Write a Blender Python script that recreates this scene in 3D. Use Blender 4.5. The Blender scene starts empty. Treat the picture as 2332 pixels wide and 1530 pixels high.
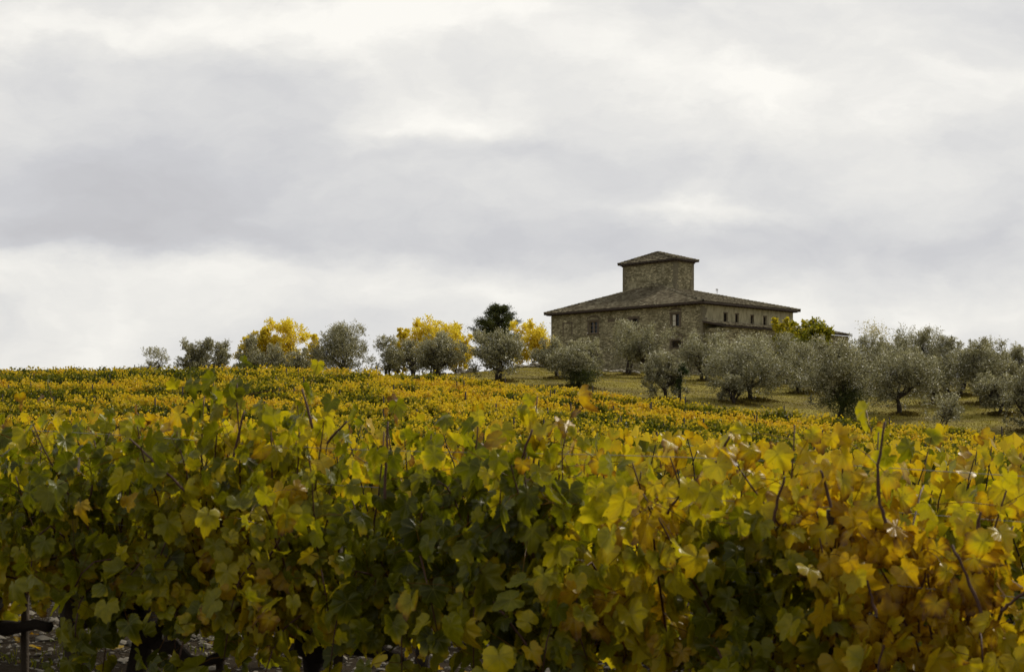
import bpy, math, random
import numpy as np
from math import radians, pi, sin, cos

# ------------------------------------------------------------------ camera, world, sun, exposure
S = bpy.context.scene
COL = S.collection
EYE = 1.6            # metres above the ground under the camera
FPX, CX, HY = 3000.0, 1166.0, 950.0      # focal length in photo pixels, centre column, horizon row
cam_d = bpy.data.cameras.new('camera'); cam = bpy.data.objects.new('camera', cam_d); COL.objects.link(cam)
S.camera = cam
cam.location = (0, 0, EYE); cam.rotation_euler = (pi/2, 0, 0)
cam_d.sensor_width = 36; cam_d.lens = 36*FPX/2332
cam_d.shift_y = (HY-765)/2332
cam_d.clip_start = 0.05; cam_d.clip_end = 3000
cam_d.dof.use_dof = True; cam_d.dof.focus_distance = 120; cam_d.dof.aperture_fstop = 8.0
S.view_settings.view_transform = 'Standard'; S.view_settings.look = 'None'
S.view_settings.gamma = 1; S.view_settings.exposure = 0
S.cycles.max_bounces = 8; S.cycles.transmission_bounces = 5; S.cycles.diffuse_bounces = 4
S.cycles.use_denoising = True

SUN_AZ, SUN_EL = radians(52), radians(42)      # azimuth from +Y towards +X
sun_d = bpy.data.lights.new('sun', 'SUN'); sun = bpy.data.objects.new('sun', sun_d); COL.objects.link(sun)
sun_d.energy = 3.0; sun_d.angle = radians(10); sun_d.color = (1.0, .93, .80)
sun.rotation_euler = (pi/2-SUN_EL, 0, pi-SUN_AZ)

W = bpy.data.worlds.new('World'); S.world = W; W.use_nodes = True
class NT:
    """small helper for wiring shader nodes"""
    def __init__(s, tree): s.t = tree; s.n = tree.nodes; s.l = tree.links
    def node(s, typ, ins=None, **props):
        n = s.n.new(typ)
        for k, v in props.items(): setattr(n, k, v)
        for k, v in (ins or {}).items():
            sock = n.inputs[k]
            if hasattr(v, 'is_output') or isinstance(v, bpy.types.NodeSocket): s.l.new(v, sock)
            else: sock.default_value = v
        return n
    def math(s, op, a, b=0.0, c=0.0, clamp=False):
        n = s.node('ShaderNodeMath', {0: a, 1: b, 2: c}, operation=op); n.use_clamp = clamp; return n.outputs[0]
    def vmath(s, op, a, b=(0, 0, 0)):
        n = s.node('ShaderNodeVectorMath', {0: a, 1: b}, operation=op); return n.outputs['Value' if op in ('LENGTH', 'DOT_PRODUCT') else 'Vector']
    def noise(s, vec, scale, detail=4, rough=.55, out='Fac', dist=0.0):
        return s.node('ShaderNodeTexNoise', {'Vector': vec, 'Scale': scale, 'Detail': detail, 'Roughness': rough, 'Distortion': dist}).outputs[out]
    def ramp(s, fac, stops, interp='LINEAR'):
        n = s.node('ShaderNodeValToRGB', {'Fac': fac}); cr = n.color_ramp; cr.interpolation = interp
        while len(cr.elements) < len(stops): cr.elements.new(0.5)
        for e, (p, c) in zip(cr.elements, stops):
            e.position = p; e.color = (c, c, c, 1) if not hasattr(c, '__len__') else (*c, 1)
        return n.outputs['Color']
    def mix(s, fac, a, b, blend='MIX'):
        n = s.node('ShaderNodeMix', data_type='RGBA', blend_type=blend)
        for i, v in ((0, fac), (6, a), (7, b)):
            if isinstance(v, bpy.types.NodeSocket): s.l.new(v, n.inputs[i])
            else: n.inputs[i].default_value = v if i == 0 else (*v, 1)
        return n.outputs[2]

def build_sky():
    t = NT(W.node_tree); t.n.clear()
    sky = t.node('ShaderNodeTexSky', sky_type='NISHITA', sun_disc=False, sun_elevation=SUN_EL, sun_rotation=SUN_AZ)
    tc = t.node('ShaderNodeTexCoord').outputs['Generated']
    sep = t.node('ShaderNodeSeparateXYZ', {0: tc})
    x, y, z = sep.outputs
    zz = t.math('ADD', t.math('MAXIMUM', z, 0.0), .10)
    flat = t.node('ShaderNodeCombineXYZ', {0: t.math('DIVIDE', x, zz), 1: t.math('DIVIDE', y, zz), 2: 0.0}).outputs[0]
    # broad cloud masses as seen over the hill, in direction space (tan azimuth, tan elevation)
    ya = t.math('MAXIMUM', y, .05)
    az = t.math('DIVIDE', x, ya); el = t.math('DIVIDE', z, ya)
    p0 = t.node('ShaderNodeCombineXYZ', {0: az, 1: el, 2: 0.0}).outputs[0]
    p0 = t.vmath('ADD', p0, (0, 0, 0))
    wv = t.vmath('SUBTRACT', t.noise(t.vmath('MULTIPLY', p0, (1, 2.2, 1)), 6.0, 6, .6, 'Color'), (.5, .5, .5))
    p = t.vmath('ADD', p0, t.vmath('MULTIPLY', wv, (.15, .09, 0)))
    def blob(px, py, sx, sy, amp, rot=0):
        c = ((px-CX)/FPX, (HY-py)/FPX, 0)
        d = t.vmath('MULTIPLY', t.vmath('SUBTRACT', p, c), (FPX/sx, FPX/sy, 0))
        if rot:
            d = t.node('ShaderNodeVectorRotate', {'Vector': t.vmath('SUBTRACT', p, c), 'Angle': rot}, rotation_type='Z_AXIS').outputs[0]
            d = t.vmath('MULTIPLY', d, (FPX/sx, FPX/sy, 0))
        r = t.vmath('LENGTH', d)
        g = t.math('POWER', 2.718, t.math('MULTIPLY', t.math('MULTIPLY', r, r), -1))
        return t.math('MULTIPLY', g, amp)
    tot = None
    for b in BLOBS:
        v = blob(*b); tot = v if tot is None else t.math('ADD', tot, v)
    n1 = t.noise(t.vmath('ADD', t.vmath('MULTIPLY', p, (1, 1.35, 1)), (3.1, 1.7, 0)), 5.2, 8, .52, dist=.35)
    n2 = t.noise(t.vmath('MULTIPLY', flat, (1, 1, 1)), .55, 6, .55)
    n3 = t.noise(t.vmath('MULTIPLY', p, (1, 1.9, 1)), 11.0, 6, .55)
    v = t.math('MULTIPLY_ADD', t.math('SUBTRACT', n1, .5), .85, .65)
    v = t.math('MULTIPLY_ADD', t.math('SUBTRACT', n3, .5), .60, v)
    v = t.math('ADD', v, tot)
    front = t.math('MULTIPLY', t.math('SUBTRACT', y, .15), 2.5, clamp=True)
    vb = t.math('MULTIPLY_ADD', t.math('SUBTRACT', n2, .5), .9, .35)
    v = t.node('ShaderNodeMix', {0: front, 2: vb, 3: v}, data_type='FLOAT').outputs[0]
    v = t.math('ADD', v, 0, clamp=True)
    cloud = t.ramp(v, [(0, (.54, .535, .555)), (.3, (.62, .62, .64)), (.55, (.73, .725, .72)), (.78, (.85, .835, .80)), (1, (1.0, .975, .915))])
    # unseen sky behind the camera dimmed to hold down light on the foreground
    back = t.math('MULTIPLY_ADD', y, .20, .85)
    back = t.math('MAXIMUM', t.math('MINIMUM', back, 1.0), .6)
    back = t.math('MAXIMUM', back, t.math('MULTIPLY', t.math('POWER', t.math('MAXIMUM', y, 0), .3), 1.0))
    cloud = t.vmath('SCALE', cloud); sc = t.n[-1]; 
    t.l.new(back, sc.inputs['Scale'])
    sc2 = t.node('ShaderNodeVectorMath', {0: sc.outputs[0], 'Scale': 10.0}, operation='SCALE').outputs[0]
    col = t.mix(.97, sky.outputs[0], (1, 1, 1)); mixn = t.n[-1]; t.l.new(sc2, mixn.inputs[7])
    bg = t.node('ShaderNodeBackground', {'Color': col, 'Strength': .10})
    out = t.node('ShaderNodeOutputWorld'); t.l.new(bg.outputs[0], out.inputs[0])
# px, py, half widths, amount (bright + / dark -)
BLOBS = [(300, 60, 600, 70, .25), (330, 200, 500, 110, -.08), (300, 440, 700, 120, -.42), (330, 540, 480, 55, -.26),
         (150, 615, 520, 50, .18), (60, 720, 320, 80, .18), (760, 590, 300, 40, -.16), (330, 730, 300, 60, -.05),
         (1010, 255, 190, 55, .30), (1350, 130, 240, 90, .26), (1750, 180, 260, 90, .26), (2150, 200, 300, 120, .22),
         (1180, 340, 420, 60, -.12), (1500, 380, 260, 50, -.12), (1620, 470, 200, 28, .28), (2050, 540, 520, 90, -.34), (1150, 560, 500, 50, -.18),
         (2150, 330, 220, 50, -.16), (1150, 680, 380, 60, .22), (2050, 735, 320, 50, .26), (900, 20, 500, 60, .22), (2300, 60, 160, 60, -.10),
         (1100, 60, 200, 60, .1), (620, 130, 160, 50, -.1)]
build_sky()

# ------------------------------------------------------------------ helpers
def px_point(px, Y): return (px-CX)/FPX*Y
def tag(o, label=None, cat=None, group=None, kind=None):
    if label: o['label'] = label
    if cat: o['category'] = cat
    if group: o['group'] = group
    if kind: o['kind'] = kind
    return o
def empty(name, loc, rz=0):
    o = bpy.data.objects.new(name, None); COL.objects.link(o); o.location = loc; o.rotation_euler = (0, 0, rz)
    o.empty_display_size = .2
    return o
def make_mesh(name, V, F, mat=None, attrs=None, smooth=True, uv=None):
    """V (n,3); F list of equal-sided face arrays; attrs: dict name -> per-vertex floats"""
    if not isinstance(F, (list, tuple)): F = [F]
    F = [np.asarray(f, np.int32) for f in F if len(f)]
    V = np.asarray(V, np.float32)
    me = bpy.data.meshes.new(name)
    me.vertices.add(len(V)); me.vertices.foreach_set('co', V.ravel())
    nl = sum(f.size for f in F); npoly = sum(len(f) for f in F)
    me.loops.add(nl); me.polygons.add(npoly)
    me.loops.foreach_set('vertex_index', np.concatenate([f.ravel() for f in F]))
    tot = np.concatenate([np.full(len(f), f.shape[1], np.int32) for f in F])
    start = np.concatenate([[0], np.cumsum(tot)[:-1]]).astype(np.int32)
    me.polygons.foreach_set('loop_start', start)
    me.polygons.foreach_set('use_smooth', np.full(npoly, smooth))
    me.update(calc_edges=True)
    for k, a in (attrs or {}).items():
        at = me.attributes.new(k, 'FLOAT', 'POINT'); at.data.foreach_set('value', np.asarray(a, np.float32).ravel())
    if uv is not None:
        at = me.attributes.new('leaf_uv', 'FLOAT_VECTOR', 'POINT'); at.data.foreach_set('vector', np.asarray(uv, np.float32).ravel())
    if mat: me.materials.append(mat)
    me.validate()
    return me
def obj(name, me, parent=None, loc=(0, 0, 0)):
    o = bpy.data.objects.new(name, me); COL.objects.link(o); o.location = loc
    if parent: o.parent = parent
    return o
class MB:
    """collects simple shapes, then becomes one mesh"""
    def __init__(s): s.V = []; s.F = {}; s.n = 0
    def add(s, V, F):
        V = np.asarray(V, float); s.V.append(V)
        for f in F: s.F.setdefault(len(f), []).append([i+s.n for i in f])
        s.n += len(V)
    def box(s, a, b):
        (x0, y0, z0), (x1, y1, z1) = a, b
        s.add([(x0, y0, z0), (x1, y0, z0), (x1, y1, z0), (x0, y1, z0), (x0, y0, z1), (x1, y0, z1), (x1, y1, z1), (x0, y1, z1)],
              [(0, 3, 2, 1), (4, 5, 6, 7), (0, 1, 5, 4), (1, 2, 6, 5), (2, 3, 7, 6), (3, 0, 4, 7)])
    def tube(s, P, R, n=6, rng=None):
        P = np.asarray(P, float); R = np.broadcast_to(np.asarray(R, float), (len(P),))
        T = np.gradient(P, axis=0); T /= np.linalg.norm(T, axis=1)[:, None]+1e-9
        ref = np.array([.31, .17, .93]); ref2 = np.array([1, .1, 0])
        V = []
        for p, t, r in zip(P, T, R):
            a = np.cross(t, ref if abs(t[2]) < .9 else ref2); a /= np.linalg.norm(a)+1e-9; b = np.cross(t, a)
            for k in range(n):
                w = 2*pi*k/n; rr = r*(1 if rng is None else rng.uniform(.8, 1.2))
                V.append(p+rr*(cos(w)*a+sin(w)*b))
        F = []
        for i in range(len(P)-1):
            for k in range(n): F.append((i*n+k, i*n+(k+1) % n, (i+1)*n+(k+1) % n, (i+1)*n+k))
        s.add(V, F); s.add([P[-1]], []);
        e = s.n-1; o = s.n-1-n
        s.F.setdefault(3, []).extend([[o+k, o+(k+1) % n, e] for k in range(n)])
    def mesh(s, name, mat, smooth=False): 
        return make_mesh(name, np.concatenate(s.V), [np.array(f) for f in s.F.values()], mat, smooth=smooth)
def norm(v): return v/(np.linalg.norm(v, axis=-1, keepdims=True)+1e-9)

# ------------------------------------------------------------------ materials
def new_mat(name):
    m = bpy.data.materials.new(name); m.use_nodes = True; t = NT(m.node_tree); t.n.clear()
    out = t.node('ShaderNodeOutputMaterial'); return m, t, out
def simple(name, col, rough=.8, var=.25, scale=6, bump=.3):
    m, t, out = new_mat(name)
    pos = t.node('ShaderNodeTexCoord').outputs['Object']
    n = t.noise(pos, scale, 6, .6)
    c = t.mix(n, tuple(c*(1-var*1.6) for c in col), tuple(min(1, c*(1+var*1.6)) for c in col))
    bp = t.node('ShaderNodeBump', {'Strength': bump, 'Distance': .02, 'Height': t.noise(pos, scale*5, 5)})
    b = t.node('ShaderNodeBsdfPrincipled', {'Base Color': c, 'Roughness': rough, 'Normal': bp.outputs[0]})
    t.l.new(b.outputs[0], out.inputs[0]); return m
def leaf_mat(name, stops, band=0.0, trans=.45, rough=.45, spec=.4, veins=False, cloudy=0.0, gain=1.0):
    m, t, out = new_mat(name)
    a = t.node('ShaderNodeAttribute', attribute_name='ripe').outputs['Fac']
    pos = t.node('ShaderNodeNewGeometry').outputs['Position']
    v = a
    if band:
        # patches of greener and yellower vines, drawn out along the rows
        r = t.node('ShaderNodeVectorRotate', {'Vector': pos, 'Angle': math.atan(.45)}, rotation_type='Z_AXIS').outputs[0]
        n = t.noise(t.vmath('MULTIPLY', r, (.045, .20, 0)), 1.0, 4, .6)
        n2 = t.noise(t.vmath('MULTIPLY', r, (.5, .5, .2)), 1.0, 2, .5)
        v = t.math('MULTIPLY_ADD', t.math('SUBTRACT', n, .5), band, v)
        v = t.math('MULTIPLY_ADD', t.math('SUBTRACT', n2, .5), band*.45, v)
        cc = t.vmath('DOT_PRODUCT', pos, (.45, 1, 0))      # the outermost rows have turned furthest
        v = t.math('MULTIPLY_ADD', t.math('MULTIPLY', t.math('SUBTRACT', cc, 72.0), .11, clamp=True), .17, v)
    if cloudy:
        v = t.math('MULTIPLY_ADD', t.math('SUBTRACT', t.noise(pos, 34.0, 4, .6), .5), cloudy, v)
    v = t.math('ADD', v, 0, clamp=True)
    c = t.ramp(v, stops)
    if veins:
        uv = t.node('ShaderNodeAttribute', attribute_name='leaf_uv').outputs['Vector']
        s = t.node('ShaderNodeSeparateXYZ', {0: uv})
        th = t.math('ARCTAN2', s.outputs[0], s.outputs[1]); rad = t.vmath('LENGTH', uv)
        k = t.math('MULTIPLY', t.math('SUBTRACT', 1, t.math('COSINE', t.math('MULTIPLY', th, 7.0))), t.math('MULTIPLY', rad, rad))
        vein = t.math('SUBTRACT', 1, t.math('MULTIPLY', k, 130), clamp=True)
        vein = t.math('MULTIPLY', vein, .45)
        c = t.mix(vein, c, (.34, .30, .05))
        # brown blotches
        vo = t.noise(t.vmath('ADD', t.vmath('MULTIPLY', pos, (1, 1, 1)), (5, 5, 5)), 60.0, 3, .6)
        sp = t.math('MULTIPLY', t.math('SUBTRACT', vo, .66), 14, clamp=True)
        sp = t.math('MULTIPLY', sp, t.math('MULTIPLY', t.math('SUBTRACT', v, .35), 2.0, clamp=True))
        c = t.mix(sp, c, (.10, .04, .01))
    bsdf = t.node('ShaderNodeBsdfPrincipled', {'Base Color': c, 'Roughness': rough, 'Specular IOR Level': spec})
    if veins:
        bp = t.node('ShaderNodeBump', {'Strength': .35, 'Distance': .004, 'Height': t.noise(pos, 55.0, 3)})
        t.l.new(bp.outputs[0], bsdf.inputs['Normal'])
    tcol = t.mix(1.0, c, (1.0, 1.0, .6), 'MULTIPLY')
    tr = t.node('ShaderNodeBsdfTranslucent', {'Color': tcol})
    mx = t.node('ShaderNodeMixShader', {0: trans, 1: bsdf.outputs[0], 2: tr.outputs[0]})
    t.l.new(mx.outputs[0], out.inputs[0]); return m

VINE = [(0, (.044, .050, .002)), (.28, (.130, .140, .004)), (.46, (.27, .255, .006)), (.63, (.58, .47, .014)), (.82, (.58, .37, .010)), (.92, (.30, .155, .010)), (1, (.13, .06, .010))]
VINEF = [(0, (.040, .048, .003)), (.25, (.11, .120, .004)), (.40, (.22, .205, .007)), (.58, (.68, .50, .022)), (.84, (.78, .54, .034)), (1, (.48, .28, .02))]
M = {}
M['vine_near'] = leaf_mat('vine_leaf_near', VINE, trans=.55, rough=.34, spec=.38, veins=True, cloudy=.22)
M['vine_far'] = leaf_mat('vine_leaf_far', VINEF, band=2.3, trans=.45, rough=.5, spec=.3)
M['olive'] = leaf_mat('olive_leaf', [(0, (.08, .075, .025)), (.35, (.24, .225, .115)), (.7, (.46, .43, .27)), (1, (.85, .82, .66))], trans=.22, rough=.38, spec=.6)  # silvery leaf backs, with sparkle and dark crown gaps worked into the colours
M['olive_sucker'] = leaf_mat('olive_sucker_leaf', [(0, (.022, .032, .004)), (1, (.095, .115, .018))], trans=.3, rough=.5)
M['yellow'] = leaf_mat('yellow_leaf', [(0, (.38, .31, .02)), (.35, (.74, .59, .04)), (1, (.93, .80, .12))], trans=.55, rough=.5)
M['fig'] = leaf_mat('fig_leaf', [(0, (.06, .08, .008)), (.5, (.30, .30, .02)), (1, (.74, .60, .04))], trans=.45, rough=.5)
M['pale'] = leaf_mat('pale_leaf', [(0, (.25, .22, .10)), (1, (.70, .62, .38))], trans=.4, rough=.5)
M['conifer'] = leaf_mat('conifer_needles', [(0, (.035, .042, .010)), (1, (.13, .145, .038))], trans=.2, rough=.6)
M['ivy'] = leaf_mat('ivy_leaf', [(0, (.02, .035, .006)), (1, (.07, .11, .02))], trans=.2, rough=.4)
M['grass'] = leaf_mat('dry_grass', [(0, (.070, .045, .016)), (.35, (.17, .13, .035)), (.7, (.28, .235, .035)), (1, (.50, .40, .07))], band=.0, trans=.3, rough=.8, spec=.1)
M['bark'] = simple('bark', (.045, .033, .022), .9, .3, 12, .6)
M['vine_bark'] = simple('vine_bark', (.028, .018, .011), .95, .3, 30, .8)
M['cane'] = simple('cane', (.085, .035, .016), .6, .35, 40, .3)
M['post_wood'] = simple('post_wood', (.04, .029, .018), .85, .3, 15, .5)
M['stake_wood'] = simple('stake_wood', (.055, .038, .022), .85, .3, 15, .5)
M['wire'] = simple('wire', (.25, .25, .24), .35, .1, 10, 0)
M['rubble'] = simple('rubble', (.30, .27, .20), .9, .4, 2, .6)
M['pebble'] = simple('pebble', (.17, .15, .115), .9, .45, 1.5, .5)
M['wood_dark'] = simple('window_wood', (.055, .035, .022), .7, .2, 20, .2)
M['sash_wood'] = simple('sash_wood', (.26, .20, .13), .7, .2, 20, .2)
M['metal'] = simple('antenna_metal', (.55, .55, .55), .4, .1, 10, 0)
M['surround'] = simple('window_surround', (.13, .10, .062), .9, .25, 3, .4)
M['quoin'] = simple('quoin', (.19, .165, .10), .9, .3, 3, .5)
def glass_mat():
    m, t, out = new_mat('window_glass')
    b = t.node('ShaderNodeBsdfPrincipled', {'Base Color': (.012, .014, .010, 1), 'Roughness': .12, 'Specular IOR Level': .35})
    t.l.new(b.outputs[0], out.inputs[0]); return m
M['glass'] = glass_mat()
m, t, out = new_mat('pale_curtain'); b = t.node('ShaderNodeBsdfPrincipled', {'Base Color': (.62, .58, .46, 1), 'Roughness': .8}); t.l.new(b.outputs[0], out.inputs[0]); M['curtain'] = m

def masonry(name, plaster=None, dark=(.14, .120, .060), light=(.60, .535, .325), mortar=(.23, .20, .115), course=.16):
    m, t, out = new_mat(name)
    o = t.node('ShaderNodeTexCoord').outputs['Object']; s = t.node('ShaderNodeSeparateXYZ', {0: o})
    hz = t.math('ADD', s.outputs[0], s.outputs[1])
    p = t.node('ShaderNodeCombineXYZ', {0: hz, 1: s.outputs[2], 2: 0.0}).outputs[0]
    w = t.vmath('MULTIPLY', t.vmath('SUBTRACT', t.noise(p, .9, 4, .6, 'Color'), (.5, .5, .5)), (.35, .30, 0))
    pw = t.vmath('ADD', p, w)
    br = t.node('ShaderNodeTexBrick', {'Vector': pw, 'Color1': (0, 0, 0, 1), 'Color2': (1, 1, 1, 1), 'Mortar': (0, 0, 0, 1), 'Scale': 1.0,
               'Mortar Size': .022, 'Mortar Smooth': .4, 'Bias': 0.0, 'Brick Width': course*2.2, 'Row Height': course}, offset=.43, squash=.7, squash_frequency=3)
    vo = t.node('ShaderNodeTexVoronoi', {'Vector': t.vmath('MULTIPLY', pw, (2.6, 5.5, 1)), 'Scale': 1.0, 'Randomness': .95}, feature='F1')
    vsep = t.node('ShaderNodeSeparateColor', {0: vo.outputs['Color']}).outputs[0]
    bv = t.node('ShaderNodeSeparateColor', {0: br.outputs['Color']}).outputs[0]
    v = t.math('MULTIPLY_ADD', bv, .45, t.math('MULTIPLY', vsep, .55))
    v = t.math('MULTIPLY_ADD', t.math('SUBTRACT', t.noise(p, .35, 4, .6), .5), .9, v, clamp=True)
    c = t.ramp(v, [(0, dark), (.45, tuple((a+b)/2*.92 for a, b in zip(dark, light))), (.8, light), (1, tuple(c*1.35 for c in light))])
    edge = t.math('MULTIPLY', t.math('SUBTRACT', vo.outputs['Distance'], .48), 3.0, clamp=True)
    c = t.mix(t.math('MULTIPLY', edge, .45), c, tuple(q*.6 for q in dark))
    c = t.mix(t.math('MULTIPLY', br.outputs['Fac'], .55), c, tuple(q*.42 for q in mortar))
    # vertical weathering
    st = t.noise(t.vmath('MULTIPLY', p, (1.4, .12, 1)), 1.0, 5, .6)
    c = t.mix(t.math('MULTIPLY', t.math('SUBTRACT', st, .45), 1.6, clamp=True), c, tuple(q*1.35 for q in mortar))
    h = t.math('SUBTRACT', v, t.math('MULTIPLY', br.outputs['Fac'], 1.0))
    if plaster:
        pn = t.noise(t.vmath('MULTIPLY', p, (.5, .6, 1)), 1.0, 5, .65)
        # plaster clings to the upper part of this wall
        hgt = t.math('MULTIPLY', t.math('SUBTRACT', s.outputs[2], plaster[0]), plaster[1])
        fac = t.math('MULTIPLY', t.math('SUBTRACT', t.math('ADD', pn, hgt), plaster[2]), 9.0, clamp=True)
        pc = t.ramp(t.noise(t.vmath('MULTIPLY', p, (2.5, .7, 1)), 1.0, 5, .65), [(.25, (.15, .13, .075)), (.5, (.40, .36, .22)), (.75, (.56, .51, .33))])
        c = t.mix(fac, c, pc); h = t.math('MULTIPLY', h, t.math('SUBTRACT', 1, t.math('MULTIPLY', fac, .8)))
    bp = t.node('ShaderNodeBump', {'Strength': .8, 'Distance': .05, 'Height': h})
    b = t.node('ShaderNodeBsdfPrincipled', {'Base Color': c, 'Roughness': .92, 'Normal': bp.outputs[0], 'Specular IOR Level': .15})
    t.l.new(b.outputs[0], out.inputs[0]); return m
M['stone'] = masonry('stone_wall')
M['stone_plaster'] = masonry('stone_wall_with_plaster', plaster=(-2.8, .30, .62))
M['stone_tower'] = masonry('tower_stone', plaster=(13.0, .0, .56), light=(.60, .535, .325))
def tile_mat():
    m, t, out = new_mat('roof_tiles')
    o = t.node('ShaderNodeTexCoord').outputs['Object']
    a = t.node('ShaderNodeAttribute', attribute_name='ripe').outputs['Fac']
    n = t.noise(o, .5, 5, .65)
    v = t.math('MULTIPLY_ADD', t.math('SUBTRACT', n, .5), .45, a)
    c = t.ramp(v, [(0, (.035, .028, .015)), (.3, (.12, .095, .055)), (.6, (.25, .215, .13)), (.9, (.45, .40, .27))])
    c = t.mix(t.math('MULTIPLY', t.math('SUBTRACT', t.noise(o, 3.5, 4), .55), 4, clamp=True), c, (.06, .055, .022))
    b = t.node('ShaderNodeBsdfPrincipled', {'Base Color': c, 'Roughness': .9, 'Specular IOR Level': .2})
    t.l.new(b.outputs[0], out.inputs[0]); return m
M['tile'] = tile_mat()

# ------------------------------------------------------------------ terrain
RS = .45                                       # rows run along (1, -RS)
YK = np.array([20, 35, 50, 65, 80, 95, 110, 130, 160, 220, 400.])
UK = (np.array([-1400, 0, 600, 850, 1000, 1200, 1500, 1900, 2332, 3700.])-CX)/FPX
ZK = np.array([
 [-.8, -.6, .2, 1.4, 2.6, 3.4, 3.6, 3.2, 2, -2, -10],
 [-.85, -.8, 0, 1.2, 2.6, 3.5, 3.8, 3.5, 2.5, -2, -10],
 [-.9, -.85, .1, 1.5, 3.0, 3.8, 4.4, 4.4, 3.5, -1, -10],
 [-.9, -.9, 0, 1.25, 2.7, 3.9, 5.0, 5.2, 4.5, 0, -10],
 [-.9, -.93, -.05, 1.1, 2.5, 3.95, 5.1, 5.7, 5.3, 1, -8],
 [-.9, -.95, -.2, .85, 2.15, 3.9, 5.2, 6.5, 7.9, 5, -5],
 [-.95, -1.05, -.6, .1, 1.5, 3.2, 4.5, 5.7, 7.2, 6, -4],
 [-1, -1.2, -1.05, -.5, .8, 2.4, 3.8, 5.3, 6.5, 5, -4],
 [-1.05, -1.3, -1.2, -1.05, .1, 2.3, 3.9, 5.2, 6.3, 5, -5],
 [-1.2, -1.6, -1.9, -2.2, -1.6, 0, 1, 1.6, 2, 0, -6]])
def ground(X, Y):
    X = np.asarray(X, float); Y = np.asarray(Y, float)
    Yc = np.clip(Y, 20, 399.9); u = np.clip(X/np.maximum(Y, 12), UK[0], UK[-1]-1e-6)
    i = np.clip(np.searchsorted(UK, u, 'right')-1, 0, len(UK)-2); j = np.clip(np.searchsorted(YK, Yc, 'right')-1, 0, len(YK)-2)
    a = (u-UK[i])/(UK[i+1]-UK[i]); b = (Yc-YK[j])/(YK[j+1]-YK[j])
    z = (ZK[i, j]*(1-a)+ZK[i+1, j]*a)*(1-b)+(ZK[i, j+1]*(1-a)+ZK[i+1, j+1]*a)*b
    near = -.035*np.clip(X, -30, 30)-.012*(Y-5)
    w = np.clip((Y-11)/9, 0, 1); w = w*w*(3-2*w)
    return near*(1-w)+z*w+.05*np.sin(X*.9+1)*np.sin(Y*.7)*np.clip((Y-10)/40, 0, 1)
def gz(X, Y): return float(ground(X, Y))

def build_ground():
    def axis(a, b, d0, g):
        v = [0.]
        while v[-1] < b: v.append(v[-1]+d0+g*v[-1])
        n = [0.]
        while n[-1] > a: n.append(n[-1]-d0-g*-n[-1])
        return np.array(n[:0:-1]+v)
    xs = axis(-900, 900, .10, .022); ys = axis(-200, 1300, .12, .016)
    XX, YY = np.meshgrid(xs, ys); Z = ground(XX, YY)
    rng = np.random.default_rng(3)
    lump = rng.normal(0, .012, Z.shape)*np.exp(-((YY-9)/9)**2)
    Z = Z+lump
    V = np.stack([XX, YY, Z], -1).reshape(-1, 3); w = len(xs)
    idx = np.arange(len(ys)*w).reshape(len(ys), w)
    F = np.stack([idx[:-1, :-1], idx[:-1, 1:], idx[1:, 1:], idx[1:, :-1]], -1).reshape(-1, 4)
    field = np.clip((81.8-RS*V[:, 0]-V[:, 1])/1.5, 0, 1)      # 1 under the vines, 0 on the grass slope
    m, t, out = new_mat('ground')
    f = t.node('ShaderNodeAttribute', attribute_name='field').outputs['Fac']
    o = t.node('ShaderNodeNewGeometry').outputs['Position']
    soil = t.ramp(t.noise(o, 3.0, 6, .65), [(.2, (.018, .012, .006)), (.6, (.034, .024, .013)), (.85, (.07, .053, .034))])
    vo = t.node('ShaderNodeTexVoronoi', {'Vector': o, 'Scale': 16.0}); 
    peb = t.math('MULTIPLY', t.math('SUBTRACT', .36, vo.outputs['Distance']), 6, clamp=True)
    pick = t.node('ShaderNodeSeparateColor', {0: vo.outputs['Color']})
    peb = t.math('MULTIPLY', peb, t.math('GREATER_THAN', pick.outputs[0], .45))
    soil = t.mix(peb, soil, t.ramp(pick.outputs[1], [(0, (.07, .058, .042)), (1, (.20, .18, .145))]))
    gr = t.ramp(t.noise(t.vmath('MULTIPLY', o, (1, 1, 1)), .35, 7, .68), [(.30, (.11, .085, .028)), (.44, (.18, .145, .036)), (.56, (.28, .235, .036)), (.75, (.36, .30, .055))])
    gr = t.mix(t.math('MULTIPLY', t.noise(o, 4.0, 5, .7), .5), gr, (.13, .10, .035))
    c = t.mix(f, gr, soil)
    h = t.math('ADD', t.noise(o, 9.0, 6, .7), t.math('MULTIPLY', peb, .6))
    bp = t.node('ShaderNodeBump', {'Strength': .9, 'Distance': .06, 'Height': h})
    b = t.node('ShaderNodeBsdfPrincipled', {'Base Color': c, 'Roughness': .95, 'Normal': bp.outputs[0], 'Specular IOR Level': .1})
    t.l.new(b.outputs[0], out.inputs[0])
    tag(obj('ground', make_mesh('ground', V, F, m, {'field': field})), kind='structure')
build_ground()

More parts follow.
